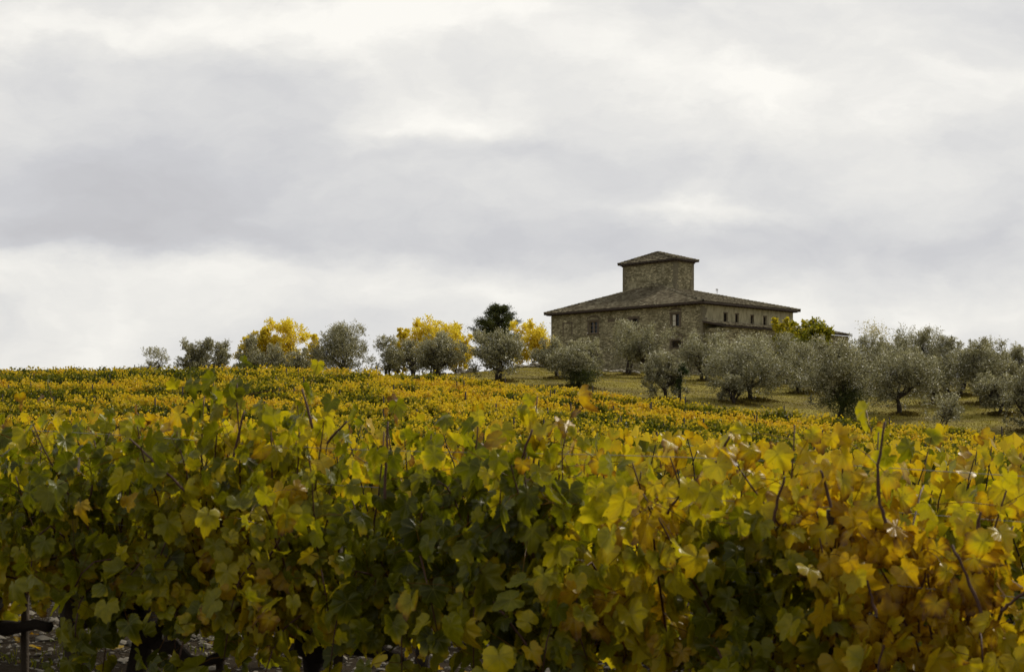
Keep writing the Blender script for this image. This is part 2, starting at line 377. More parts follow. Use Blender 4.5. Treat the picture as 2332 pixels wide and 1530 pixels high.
# stones lying on the soil of the first rows
def rock_template(rng, n=1):
    ph = (1+5**.5)/2
    v = norm(np.array([(-1, ph, 0), (1, ph, 0), (-1, -ph, 0), (1, -ph, 0), (0, -1, ph), (0, 1, ph), (0, -1, -ph), (0, 1, -ph), (ph, 0, -1), (ph, 0, 1), (-ph, 0, -1), (-ph, 0, 1)], float))
    f = np.array([(0, 11, 5), (0, 5, 1), (0, 1, 7), (0, 7, 10), (0, 10, 11), (1, 5, 9), (5, 11, 4), (11, 10, 2), (10, 7, 6), (7, 1, 8), (3, 9, 4), (3, 4, 2), (3, 2, 6), (3, 6, 8), (3, 8, 9), (4, 9, 5), (2, 4, 11), (6, 2, 10), (8, 6, 7), (9, 8, 1)])
    return v, f
def rocks(rng, P, size, flat=.6):
    v, f = rock_template(rng); n = len(P)
    jit = v[None]*(1+rng.normal(0, .18, (n, 12, 1)))
    sc = size[:, None, None]*np.stack([rng.uniform(.7, 1.4, n), rng.uniform(.7, 1.3, n), rng.uniform(.4, .9, n)*flat*1.4], -1)[:, None, :]
    jit = jit*sc; a = rng.uniform(0, 2*pi, n); c, s_ = np.cos(a), np.sin(a)
    x = jit[..., 0]*c[:, None]-jit[..., 1]*s_[:, None]; y = jit[..., 0]*s_[:, None]+jit[..., 1]*c[:, None]
    V = np.stack([x, y, jit[..., 2]], -1)+P[:, None, :]
    F = (f[None]+np.arange(n)[:, None, None]*12).reshape(-1, 3)
    return V.reshape(-1, 3), F
rng = np.random.default_rng(5)
n = 16000; Y = rng.uniform(5.5, 16, n); X = rng.uniform(-.6, .55, n)*Y
sz = rng.gamma(1.2, .008, n)+.005; P = np.stack([X, Y, ground(X, Y)+sz*.15], -1)
V, F = rocks(rng, P, sz)
tag(obj('stones', make_mesh('stones', V, F, M['pebble'], smooth=False)), 'pale stones scattered over the brown soil between the front vine rows', 'stones', kind='stuff')


# ------------------------------------------------------------------ vine leaves
def vine_leaf_template(res):
    """lobed grape leaf, stalk joint at the origin, tip along +y, length about 1"""
    th = np.linspace(-pi*.93, pi*.93, res)                   # angle from +y, open at the stalk
    A = np.abs(th)
    r = .50+.0*th
    for c, wd, h in ((0, .46, .50), (1.0, .46, .28), (2.0, .50, .15)):
        r = np.maximum(r, .50+h*np.exp(-((A-c)/wd)**2)-.02)
    r *= np.where(A > 2.5, 1-.45*np.clip((A-2.5)/.43, 0, 1), 1)
    if res > 20: r = r*(1+.05*np.sin(th*21)+.035*np.sin(th*35+1))
    ox, oy = r*np.sin(th)*1.02, r*np.cos(th)
    rim = np.stack([ox, oy], -1)
    if res > 20: V = np.concatenate([[[0, 0]], rim*.5, rim])
    else: V = np.concatenate([[[0, 0]], rim])
    n = res; F3 = [(0, 1+i+1, 1+i) for i in range(n-1)]; F4 = []
    if res > 20: F4 = [(1+i, 1+i+1, 1+n+i+1, 1+n+i) for i in range(n-1)]
    return V, np.array(F3), np.array(F4).reshape(-1, 4)
def leaves_mesh_arrays(rng, P, size, nrm, tip, ripe, res):
    """P (n,3) stalk joints; nrm, tip (n,3); returns V, [F], ripe per vertex, uv"""
    T, F3, F4 = vine_leaf_template(res); n = len(P); k = len(T)
    rr = np.linalg.norm(T, axis=1)
    fold = rng.uniform(-.15, .75, (n, 1)); curl = rng.normal(-.30, .38, (n, 1)); ph = rng.uniform(0, 6.3, (n, 1)); wav = rng.uniform(.03, .17, (n, 1))
    ang = np.arctan2(T[:, 0], T[:, 1])
    x = T[None, :, 0]*(1-.25*np.abs(fold)) ; y = T[None, :, 1]*np.ones((n, 1))
    z = .035*np.sin(T[None, :, 0]*11+ph)*np.sin(T[None, :, 1]*9+2*ph)+fold*np.abs(T[None, :, 0])+curl*(rr**2)[None]+wav*np.sin(ang[None]*4+ph)*(rr**1.5)[None]+wav*.7*np.sin(ang[None]*9+2*ph)*(rr**2)[None]
    tip = norm(tip); nrm = norm(nrm-tip*np.sum(nrm*tip, 1, keepdims=True)); side = np.cross(tip, nrm)
    rnd = rng.uniform(-.15, .85, (n, 1)); rad_ = np.where(rr > 1e-6, rr, 1); tgt = .60/np.maximum(rr.max()*0+rad_, 1e-6)*np.where(rr > .33, np.where(res > 20, np.where(np.arange(k) > res, 1, .5), 1), .5)
    mul = 1+rnd*(np.clip(tgt, .6, 1.5)-1)[None]*.6; x = x*mul*rng.uniform(.85, 1.12, (n, 1)); y = y*mul
    V = P[:, None]+size[:, None, None]*(x[..., None]*side[:, None]+y[..., None]*tip[:, None]+z[..., None]*nrm[:, None])
    off = (np.arange(n)*k)[:, None, None]
    Fs = [(F3[None]+off).reshape(-1, 3)]
    if len(F4): Fs.append((F4[None]+off).reshape(-1, 4))
    edge = np.where(rng.random((n, 1)) < .22, rng.uniform(.4, .9, (n, 1)), rng.uniform(-.05, .28, (n, 1)))
    rv = np.clip(ripe[:, None]+edge*(rr[None]**2.4-.15), 0, 1)
    uv = np.broadcast_to(np.concatenate([T, np.zeros((k, 1))], 1)[None], (n, k, 3))
    return V.reshape(-1, 3), Fs, rv.ravel(), uv.reshape(-1, 3)
def quad_leaves(rng, P, L, Wd, axis, nrm, ripe, fold=.3):
    """cheap pointed leaves: two faces folded along the midrib"""
    axis = norm(axis); nrm = norm(nrm-axis*np.sum(nrm*axis, 1, keepdims=True)); side = np.cross(axis, nrm); n = len(P)
    L = L[:, None]; Wd = Wd[:, None]
    a = P; b = P+axis*L*.5+side*Wd*.5+nrm*Wd*fold; c = P+axis*L; d = P+axis*L*.5-side*Wd*.5+nrm*Wd*fold
    V = np.stack([a, b, c, d], 1).reshape(-1, 3); o = (np.arange(n)*4)[:, None]
    F = np.concatenate([o+np.array([[0, 1, 2]]), o+np.array([[0, 2, 3]])])
    return V, [F], np.repeat(ripe, 4)

DR = np.array([1, -RS, 0])/math.hypot(1, RS); DN = np.array([-RS, -1, 0])/math.hypot(1, RS)    # along the row, across it towards the camera
UP = np.array([0, 0, 1.])
def shoots(rng, half, ztop, n, z0=.68, droop=3):
    """polylines of one vine in row coordinates (s along, t towards camera, z)"""
    out = []
    for i in range(n):
        s0 = rng.uniform(-half, half); zt = ztop(s0)*rng.uniform(.80, 1.0) if rng.random() < .8 else ztop(s0)*rng.uniform(.97, 1.03)
        lean = rng.normal(.06, .20); ls = rng.normal(0, .16); k = 9
        w = np.linspace(0, 1, k)
        s = s0+ls*w+rng.normal(0, .012, k).cumsum(); t_ = lean*w**1.2+rng.normal(0, .010, k).cumsum(); z = z0+(zt-z0)*w
        if rng.random() < .25: z[-3:] -= np.array([.02, .07, .15]); t_[-3:] += np.sign(lean)*np.array([.04, .09, .15])
        out.append(np.stack([s, t_, z], 1))
    for i in range(droop):
        s0 = rng.uniform(-half, half); w = np.linspace(0, 1, 7); sg = 1 if rng.random() < .75 else -1
        s = s0+rng.normal(0, .2)*w; t_ = sg*rng.uniform(.18, .36)*np.sin(w*1.5); z = z0+.05+rng.uniform(.05, .5)*np.sin(w*2.6)-rng.uniform(.05, .62)*w
        out.append(np.stack([s, t_, z], 1))
    return out
def row_to_world(p, base=(0, 0, 0)):
    p = np.asarray(p); return np.asarray(base)+p[:, 0:1]*DR+p[:, 1:2]*DN+p[:, 2:3]*UP
def place_leaves(rng, sh, step, extra, ripe_f, size=(.05, .085)):
    """leaf joints along the shoots. returns P,size,nrm,tip,ripe,stalk root"""
    P, R = [], []
    for q in sh:
        seg = np.linalg.norm(np.diff(q, axis=0), axis=1); L = np.concatenate([[0], seg.cumsum()])
        ts = np.arange(.04, L[-1], step)
        for t_ in ts:
            pt = np.array([np.interp(t_, L, q[:, c]) for c in range(3)])
            for e in range(1+rng.poisson(extra)):
                far = .05 if e == 0 else .12
                off = rng.normal(0, far, 3); off[1] *= 1.1; off[2] = off[2]*.8+.01
                P.append(pt+off); R.append(pt)
    P = np.array(P); R = np.array(R); n = len(P)
    side = np.where(P[:, 1]+rng.normal(.04, .10, n) > 0, 1, -1)
    o = np.stack([rng.normal(0, .75, n), side*np.abs(rng.normal(.75, .4, n)), rng.normal(.35, .5, n)], 1)
    tip = np.stack([rng.normal(0, .5, n), side*rng.uniform(.0, .6, n), -np.abs(rng.normal(.8, .3, n))], 1)
    young = rng.random(n) < .14; tip[young, 2] *= -1
    sz = rng.uniform(size[0], size[1], n)*np.where(young, .7, 1)*(1.12-.25*np.clip((P[:, 2]-1.2)/.5, 0, 1))
    return P, sz, o, tip, ripe_f(P, rng), R

# height of the front canopy and how far autumn has got, as read along the row
def px_on_row(X, c): 
    Y = c-RS*X; return CX+FPX*X/Y, Y
PROF = np.array([(-400, 1015), (0, 1015), (120, 985), (300, 980), (430, 960), (520, 950), (600, 985), (700, 975), (780, 1025), (880, 1060), (980, 1065), (1040, 1005), (1110, 975), (1240, 985), (1320, 1030), (1430, 1060), (1580, 1065), (1680, 1010), (1800, 1000), (1880, 1040), (1960, 1030), (2040, 1045), (2150, 1080), (2332, 1085), (2900, 1090)])
def front_top(X, c):
    px, Y = px_on_row(X, c); return EYE-(np.interp(px, PROF[:, 0], PROF[:, 1])-HY)*Y/FPX
# (px, py, strength) of riper leaves in the front row
RIPE = [(30, 1330, 150, .30), (290, 1290, 120, .22), (480, 1280, 150, .42), (620, 1400, 110, .35), (440, 1160, 60, .25), (650, 1150, 60, .35), (700, 1060, 80, .20), (560, 940, 130, .10), (1290, 960, 110, .35), (1480, 1190, 90, .45), (1600, 1090, 90, .25),
        (1250, 1300, 80, .25), (1410, 1380, 150, .32), (1830, 1060, 150, .45), (1910, 1210, 110, .50), (1670, 1000, 80, .3), (2040, 1230, 100, .4), (2240, 1150, 200, .35), (2200, 1400, 260, .42), (1950, 1450, 160, .35), (1480, 1500, 120, .35), (1900, 1000, 90, .3), (1000, 1400, 90, .05),
        (1120, 1210, 140, -.14), (1200, 1330, 120, -.08), (1750, 1300, 150, -.20), (300, 1200, 180, -.10), (200, 1050, 150, .02), (900, 1250, 160, -.06)]
def front_ripe(base, c):
    def f(P, rng):
        Wp = row_to_world(P, base); px = CX+FPX*Wp[:, 0]/Wp[:, 1]; py = HY-FPX*(Wp[:, 2]-EYE)/Wp[:, 1]
        v = np.full(len(P), .33)+.07*np.sin(Wp[:, 0]*3.1)*np.sin(Wp[:, 2]*5+1)
        for a, b, r, s_ in RIPE: v += s_*.66*np.exp(-((px-a)**2+(py-b)**2)/(r*r))
        v += .05*np.clip((px-900)/1400, -.5, 1)
        v += .10*np.exp(-((py-960)/60.)**2)
        v += rng.normal(0, .115, len(P))+np.where(rng.random(len(P)) < .12, rng.uniform(.1, .4, len(P)), 0)
        return np.clip(v, .04, .86)
    return f
def trunk_mb(rng, half=.45, zc=.62, thick=.034):
    mb = MB(); k = 7; w = np.linspace(0, 1, k)
    P = np.stack([rng.normal(0, .018, k).cumsum(), rng.normal(0, .014, k).cumsum(), -.08+(zc+.06)*w], 1)
    if thick > .04: P[:, 0] += rng.choice([-1, 1])*.16*(1-w)**1.6+rng.normal(0, .012, k)
    P[0, 2] = -.14
    mb.tube(row_to_world(P), thick*(1.25-.35*w)*rng.uniform(.85, 1.25, k), 8, rng)
    top = P[-1]
    mb.tube(row_to_world(np.array([top-(0, 0, .06), top+(0.02, 0, .02), top+(0, .01, .07)])), [thick*1.3, thick*1.7, thick*.9], 8, rng)   # gnarled head
    for sg in (-1, 1):
        if rng.random() < .2: continue
        q = np.stack([top[0]+sg*np.linspace(0, half, 6), top[1]+rng.normal(0, .012, 6).cumsum(), top[2]+.02+rng.normal(0, .026, 6).cumsum()], 1)
        mb.tube(row_to_world(q), np.linspace(thick*.72, thick*.38, 6)*rng.uniform(.9, 1.2, 6), 7, rng)
    return mb

C0, STEP, NROW = 5.3, 2.5, 31            # rows: Y = c - RS*X
def vine_spots(k, u0=-.47, u1=.47, gap=.95, x0=None, x1=None):
    c = C0+STEP*k
    if x0 is None: x0 = c*u0/(1+RS*u0); x1 = c*u1/(1+RS*u1)
    st = gap/math.hypot(1, RS); xs = np.arange(math.floor(x0/st), math.ceil(x1/st)+1)*st+((k*.37) % 1)*st
    return [(x, c-RS*x) for x in xs]

FRONT_TEXT = ['mostly green grapevine with rusty lower leaves at the far left end of the front row',
  'second front grapevine from the left, with ochre leaves hanging over its black trunk',
  'front grapevine carrying one tall leafy shoot that rises above the hillside vineyard',
  'green front grapevine just left of the centre of the picture, few yellow leaves',
  'darkest green grapevine in the front row, at the centre of the picture',
  'front grapevine with bright yellow leaf patch halfway up, right of the centre',
  'front grapevine with dark green base and golden leaves along its top',
  'ochre and orange leaved grapevine near the right edge of the front row',
  'blurred ochre grapevine at the right end of the front row']
spots0 = vine_spots(0, x0=-3.3, x1=2.75)
EXTRA_SHOOTS = [(505, 845, .10), (545, 838, .16), (470, 880, .06), (1080, 912, .05), (1225, 880, .12), (1805, 945, .10), (1680, 965, .05), (870, 960, .05), (985, 965, 0), (140, 940, .05), (300, 925, .02), (1300, 952, .04), (1925, 975, .08), (2010, 962, .1), (690, 900, .05), (720, 930, .05)]
FRONT_CANES = [(.30, (430, 1125), (350, 1050), (288, 992)), (.12, (712, 975), (702, 930), (688, 885)), (.22, (876, 1135), (880, 1040), (884, 960)), (.25, (1150, 1110), (1185, 1050), (1212, 978)),
  (.32, (2018, 1190), (2003, 1140), (2000, 1050), (2016, 960)), (.32, (2235, 1395), (2200, 1310), (2168, 1240)), (.28, (596, 1290), (630, 1240), (665, 1180)), (.3, (2228, 1222), (2226, 1190), (2234, 1165)),
  (.2, (1612, 1075), (1640, 1040), (1665, 985)), (.25, (1892, 1155), (1880, 1105), (1868, 1070)), (.25, (1762, 1195), (1770, 1140), (1787, 1085)), (.3, (1200, 1470), (1150, 1400), (1105, 1350)),
  (.3, (1995, 1400), (1985, 1360), (1975, 1320)), (.3, (2280, 1390), (2310, 1365), (2345, 1340)), (.22, (532, 1040), (545, 985), (556, 935)), (.22, (745, 1010), (765, 985), (790, 960)),
  (.25, (180, 1170), (205, 1135), (215, 1090)), (.3, (330, 1320), (352, 1290), (378, 1235)), (.3, (1520, 1170), (1545, 1130), (1560, 1090))]
n0 = len(spots0)
for i, (x, y) in enumerate(spots0):
    rng = np.random.default_rng(100+i); base = np.array([x, y, gz(x, y)])
    root = empty('grape_vine', base)
    lab = FRONT_TEXT[min(i, len(FRONT_TEXT)-1)] if n0 <= len(FRONT_TEXT) else FRONT_TEXT[min(int(i*len(FRONT_TEXT)/n0), len(FRONT_TEXT)-1)]
    tag(root, lab, 'grapevine', 'grapevines of the front row')
    obj('trunk', trunk_mb(rng, thick=.056).mesh('trunk', M['vine_bark'], True), root)
    zt = lambda s: float(front_top(x+s*DR[0], C0))-base[2]
    sh = shoots(rng, .50, zt, 13, droop=8)
    for (px, py, tw) in EXTRA_SHOOTS:
        u = (px-CX)/FPX; Yr = C0/(1+RS*u); Xr = u*Yr; s_ = (Xr-x)/DR[0]
        if abs(s_) <= .475:
            Ye = Yr-tw*.91; rel = np.array([u*Ye-x, Ye-y, 0]); se, te = rel@DR, rel@DN
            zt2 = EYE-(py+22-HY)*Ye/FPX-base[2]; w = np.linspace(0, 1, 10)
            sh.append(np.stack([se-.10+.10*w+rng.normal(0, .006, 10).cumsum(), te*w, .68+(zt2-.68)*w], 1))
    P, sz, o, tip, rp, R = place_leaves(rng, sh, .060, 1.75, front_ripe(base, C0), size=(.048, .090))
    keep = (P[:, 2] > .20+.34*rng.random(len(P))) & ((P[:, 2] < front_top(x+P[:, 0]*DR[0], C0)-base[2]+.05) | (P[:, 2] > 1.9) | np.array([any(abs(q_[-1][0]-p_[0]) < .16 for q_ in sh if len(q_) == 10) for p_ in P])); P, sz, o, tip, rp, R = [q[keep] for q in (P, sz, o, tip, rp, R)]
    tw = lambda a: a[:, 0:1]*DR+a[:, 1:2]*DN+a[:, 2:3]*UP
    V, Fs, rv, uv = leaves_mesh_arrays(rng, tw(P), sz, tw(o), tw(tip), rp, 46)
    mbs = MB()
    for q in range(0, len(P), 2): mbs.tube(row_to_world(np.array([R[q], (R[q]+P[q])/2+(0, 0, .012), P[q]])), .0016, 3)
    SV = np.concatenate(mbs.V); nb = len(V); V = np.concatenate([V, SV]); rv = np.concatenate([rv, np.full(len(SV), .95)]); uv = np.concatenate([uv, np.full((len(SV), 3), .5)])
    Fs = list(Fs)+[np.array(f)+nb for f in mbs.F.values()]
    obj('foliage', make_mesh('foliage', V, Fs, M['vine_near'], {'ripe': rv}, uv=uv), root)
    for path in FRONT_CANES:
        q = []
        for (px, py) in path[1:]:
            u = (px-CX)/FPX; Ye = C0/(1+RS*u)-path[0]; rel = np.array([u*Ye-x, Ye-y, EYE-(py-HY)*Ye/FPX-base[2]]); q.append((rel@DR, rel@DN, rel[2]))
        q = np.array(q)
        if abs(q[0][0]) <= .475:
            w = np.linspace(0, len(q)-1, 3*len(q)); q = np.stack([np.interp(w, range(len(q)), q[:, c]) for c in range(3)], 1); q[1:-1] += rng.normal(0, .0015, q[1:-1].shape)
            mc = MB(); mc.tube(row_to_world(q), np.linspace(.0062, .0038, len(q)), 7, rng); obj('cane', mc.mesh('cane', M['cane'], True), root)
    for q in sh:
        mc = MB(); mc.tube(row_to_world(q), np.linspace(.0062, .0026, len(q)), 6, rng); obj('cane', mc.mesh('cane', M['cane'], True), root)

# second and third rows: coarser leaves, seen through the gaps of the first
def mid_vine(seed, nsh, step, extra, res, ztop=1.52, ripe0=.42, spread=.13, size=(.055, .09)):
    rng = np.random.default_rng(seed)
    sh = shoots(rng, .5, lambda s: ztop, nsh, droop=3)
    f = lambda P, r: np.clip(ripe0+.32*(P[:, 2]-1.15)/.4*.8+r.normal(0, spread, len(P)), 0, .97)  # yellower upwards: ripening, plus sunlit tops and dark gaps put into the colour
    P, sz, o, tip, rp, R = place_leaves(rng, sh, step, extra, f, size)
    tw = lambda a: a[:, 0:1]*DR+a[:, 1:2]*DN+a[:, 2:3]*UP
    if res > 6: V, Fs, rv, uv = leaves_mesh_arrays(rng, tw(P), sz, tw(o), tw(tip), rp, res)
    else:
        V, Fs, rv = quad_leaves(rng, tw(P), sz*2.0, sz*2.1, tw(tip), tw(o), rp, .18); uv = None
    return V, Fs, rv, uv, sh, trunk_mb(rng)
for k, txt in ((1, 'second'), (2, 'third')):
    sp = vine_spots(k)
    protos = []
    for j in range(4):
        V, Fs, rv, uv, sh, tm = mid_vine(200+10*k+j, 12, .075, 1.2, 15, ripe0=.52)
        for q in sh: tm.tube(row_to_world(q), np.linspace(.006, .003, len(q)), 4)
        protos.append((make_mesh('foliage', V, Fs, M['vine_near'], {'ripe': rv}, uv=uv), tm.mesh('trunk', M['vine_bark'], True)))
    for i, (x, y) in enumerate(sp):
        root = empty('grape_vine', (x, y, gz(x, y)))
        tag(root, 'grapevine of the %s row, glimpsed through gaps in the front row of vines' % txt, 'grapevine', 'grapevines of the %s row' % txt)
        f, tr = protos[(i*7+k) % 4]
        obj('foliage', f, root); obj('trunk', tr, root)

# the vineyard on the hillside: largest ones single, the rest one mass
NV = 12
var_hi = []; var_lo = []
for j in range(NV):
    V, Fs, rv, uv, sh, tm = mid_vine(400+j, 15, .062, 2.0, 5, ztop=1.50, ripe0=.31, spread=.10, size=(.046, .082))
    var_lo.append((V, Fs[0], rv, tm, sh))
singles = []; rest = []
for k in range(3, NROW):
    for (x, y) in vine_spots(k, -.45, .45, gap=.85):
        z = gz(x, y); top_py = HY-FPX*(z+1.55-EYE)/y; px = CX+FPX*x/y
        seen = -60 < px < 2392 and top_py < 1052
        (singles if seen else rest).append((x, y, z))
singles.sort(key=lambda q: q[1]); N1 = 300-2*0-len(spots0)-len(vine_spots(1))-len(vine_spots(2))
rest += singles[N1:]; singles = singles[:N1]
hi = []
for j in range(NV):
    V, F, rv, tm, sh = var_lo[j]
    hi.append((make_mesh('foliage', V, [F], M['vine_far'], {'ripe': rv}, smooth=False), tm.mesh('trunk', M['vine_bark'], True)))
for i, (x, y, z) in enumerate(singles):
    root = empty('grape_vine', (x, y, z))
    root.scale = (1, 1, 1+.07*sin(i*2.3)+.04*sin(i*5.1))
    tag(root, 'small yellow and green grapevine in the nearer rows of the hillside vineyard', 'grapevine', 'grapevines in the nearer hillside rows')
    f, tr = hi[(i*5) % NV]; obj('foliage', f, root); obj('trunk', tr, root)
VV, FF, RR = [], [], []; off = 0
rng = np.random.default_rng(77)
for (x, y, z) in rest:
    V, F, rv, tm, sh = var_lo[rng.integers(NV)]
    if y < 33: V = V[:len(V)//12*4]; F = F.reshape(2, -1, 3)[:, :len(V)//4].reshape(-1, 3); rv = rv[:len(V)]
    sc = np.array([1, 1, rng.uniform(.88, 1.10)]); VV.append(V*sc+(x, y, z)); FF.append(F+off); RR.append(np.clip(rv+rng.normal(0, .05), 0, 1)); off += len(V)
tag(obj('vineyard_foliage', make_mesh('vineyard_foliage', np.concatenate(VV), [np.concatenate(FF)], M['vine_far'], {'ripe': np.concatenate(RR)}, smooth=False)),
    'golden and green vine rows covering the hillside below the olive trees', 'vineyard', kind='stuff')
print('VINES single', len(singles), 'rest', len(rest), 'near', len(spots0))

rng = np.random.default_rng(88); n = 450; Y = rng.uniform(5.2, 13, n); X = rng.uniform(-.55, .5, n)*Y
P = np.stack([X, Y, ground(X, Y)+.022], 1)
V, Fs, rv, uv = leaves_mesh_arrays(rng, P, rng.uniform(.035, .075, n), rng.normal(0, .35, (n, 3))+UP, rng.normal(0, 1, (n, 3))*np.array([1, 1, .1]), rng.uniform(.75, 1, n), 15)
tag(obj('fallen_leaves', make_mesh('fallen_leaves', V, Fs, M['vine_near'], {'ripe': rv}, uv=uv)), 'yellow and brown vine leaves fallen on the stony soil', 'leaves', kind='stuff')
n = 5200; cl = rng.uniform(0, 1, (90, 2)); q_ = rng.integers(0, 90, n); Y = 7+cl[q_, 0]*6+rng.normal(0, .12, n); X = (cl[q_, 1]-.5)*Y+rng.normal(0, .12, n)
V, Fs, rv = quad_leaves(rng, np.stack([X, Y, ground(X, Y)], 1), rng.uniform(.03, .09, n), rng.uniform(.006, .014, n), rng.normal(0, .5, (n, 3))+UP, rng.normal(0, 1, (n, 3)), rng.uniform(.1, .5, n), .2)
tag(obj('weeds', make_mesh('weeds', V, Fs, M['vine_near'], {'ripe': rv}, uv=np.full((len(V), 3), .5), smooth=False)), 'small green weeds between the stones under the vines', 'weeds', kind='stuff')

# posts and wires
def post_mesh(h, r, mat, seed):
    rng = np.random.default_rng(seed); mb = MB(); mb.tube([(0, 0, -.3), (.005, 0, h*.5), (.0, .005, h)], [r, r*.96, r*.92], 9, rng); return mb.mesh('post', mat, True)
pm = post_mesh(1.78, .034, M['post_wood'], 1)
cnt = 0
for k in range(4, NROW, 1):
    sp = vine_spots(k, -.42, .42)
    for i, (x, y) in enumerate(sp):
        if (i+k*3) % 6: continue
        z = gz(x, y)
        if HY-FPX*(z+1.6-EYE)/y > 1045: continue
        o = obj('vineyard_post', pm, loc=(x+.4*DR[0], y+.4*DR[1], z-.05-.12*((i*7+k) % 3))); cnt += 1
        tag(o, 'dark wooden post poking out of the golden hillside vine rows', 'post', 'posts along the hillside vine rows')
print('posts', cnt)
NEARPOST = [(165, 1.35, .040, 'stout brown post beside the black vine trunk at the bottom left'), (500, 1.10, .022, 'thin brown stake under the ochre leaves, right of the stout post'),
            (768, 1.2, .022, 'thin brown stake at the lower edge, third from the left'), (55, 1.1, .020, 'thin grey stake near the bottom left corner'),
            (1215, 1.2, .022, 'thin stake hidden among dark green leaves at the picture centre'), (1900, 1.3, .030, 'brown post among ochre leaves at the lower right')]
for i, (px, h, r, lab) in enumerate(NEARPOST):
    u = (px-CX)/FPX; Yr = (C0+.05)/(1+RS*u); Xr = u*Yr
    tag(obj('vineyard_post', post_mesh(h, r, M['stake_wood'], 10+i), loc=(Xr, Yr, gz(Xr, Yr))), lab, 'post', 'posts and stakes of the front row')
for (h, t_, lab) in ((.72, 0, 'lowest steel wire along the front row, by the trunk heads'), (1.05, .05, 'steel wire at half height of the front row'),
                     (1.30, -.04, 'upper steel wire of the front row, below the topmost one'), (1.46, .02, 'topmost steel wire crossing the leaves of the front row')):
    xs = np.linspace(-3.9, 3.0, 60); P = np.stack([xs, C0-RS*xs, ground(xs, C0-RS*xs)+h+.012*np.sin(xs*2.1)], 1)+DN*t_
    mb = MB(); mb.tube(P, .0013, 5); tag(obj('trellis_wire', mb.mesh('trellis_wire', M['wire'], True)), lab, 'wire', 'trellis wires of the front row')

# ------------------------------------------------------------------ trees
def limb(rng, p0, p1, n=6, wob=.12):
    w = np.linspace(0, 1, n)[:, None]; L = np.linalg.norm(np.array(p1)-p0)
    j = rng.normal(0, wob*L/n, (n, 3)).cumsum(0); j -= w*j[-1]*.7
    return np.array(p0)*(1-w)+np.array(p1)*w+j
def crown_leaves(rng, C, Rc, per, L, Wd, upb, ripe_mu, tone_spread, top_tone, zlo, zhi, sprig=.6):
    n = len(C); tot = int(per*n*.85); i = rng.integers(0, n, tot)
    # leaves sit on sprigs that leave the clump centre
    ns = 11; sd = norm(rng.normal(0, 1, (n, ns, 3))+np.array([0, 0, upb])); j = rng.integers(0, ns, tot)
    s = sd[i, j]; d = rng.random(tot)**.7
    P = C[i]+s*(d*Rc[i])[:, None]*1.45+rng.normal(0, 1, (tot, 3))*(Rc[i]*.14)[:, None]
    ax = s*.8+rng.normal(0, .6, (tot, 3)); nm = rng.normal(0, 1, (tot, 3))+np.array([0, 0, .8])
    rp = ripe_mu+rng.normal(0, tone_spread, tot)+top_tone*((P[:, 2]-zlo)/(zhi-zlo)-.5)  # wide tone spread paints highlights and gaps; leaves get paler up the crown
    return quad_leaves(rng, P, rng.uniform(.7, 1.3, tot)*L, rng.uniform(.7, 1.3, tot)*Wd, ax, nm, np.clip(rp, 0, 1), .15)
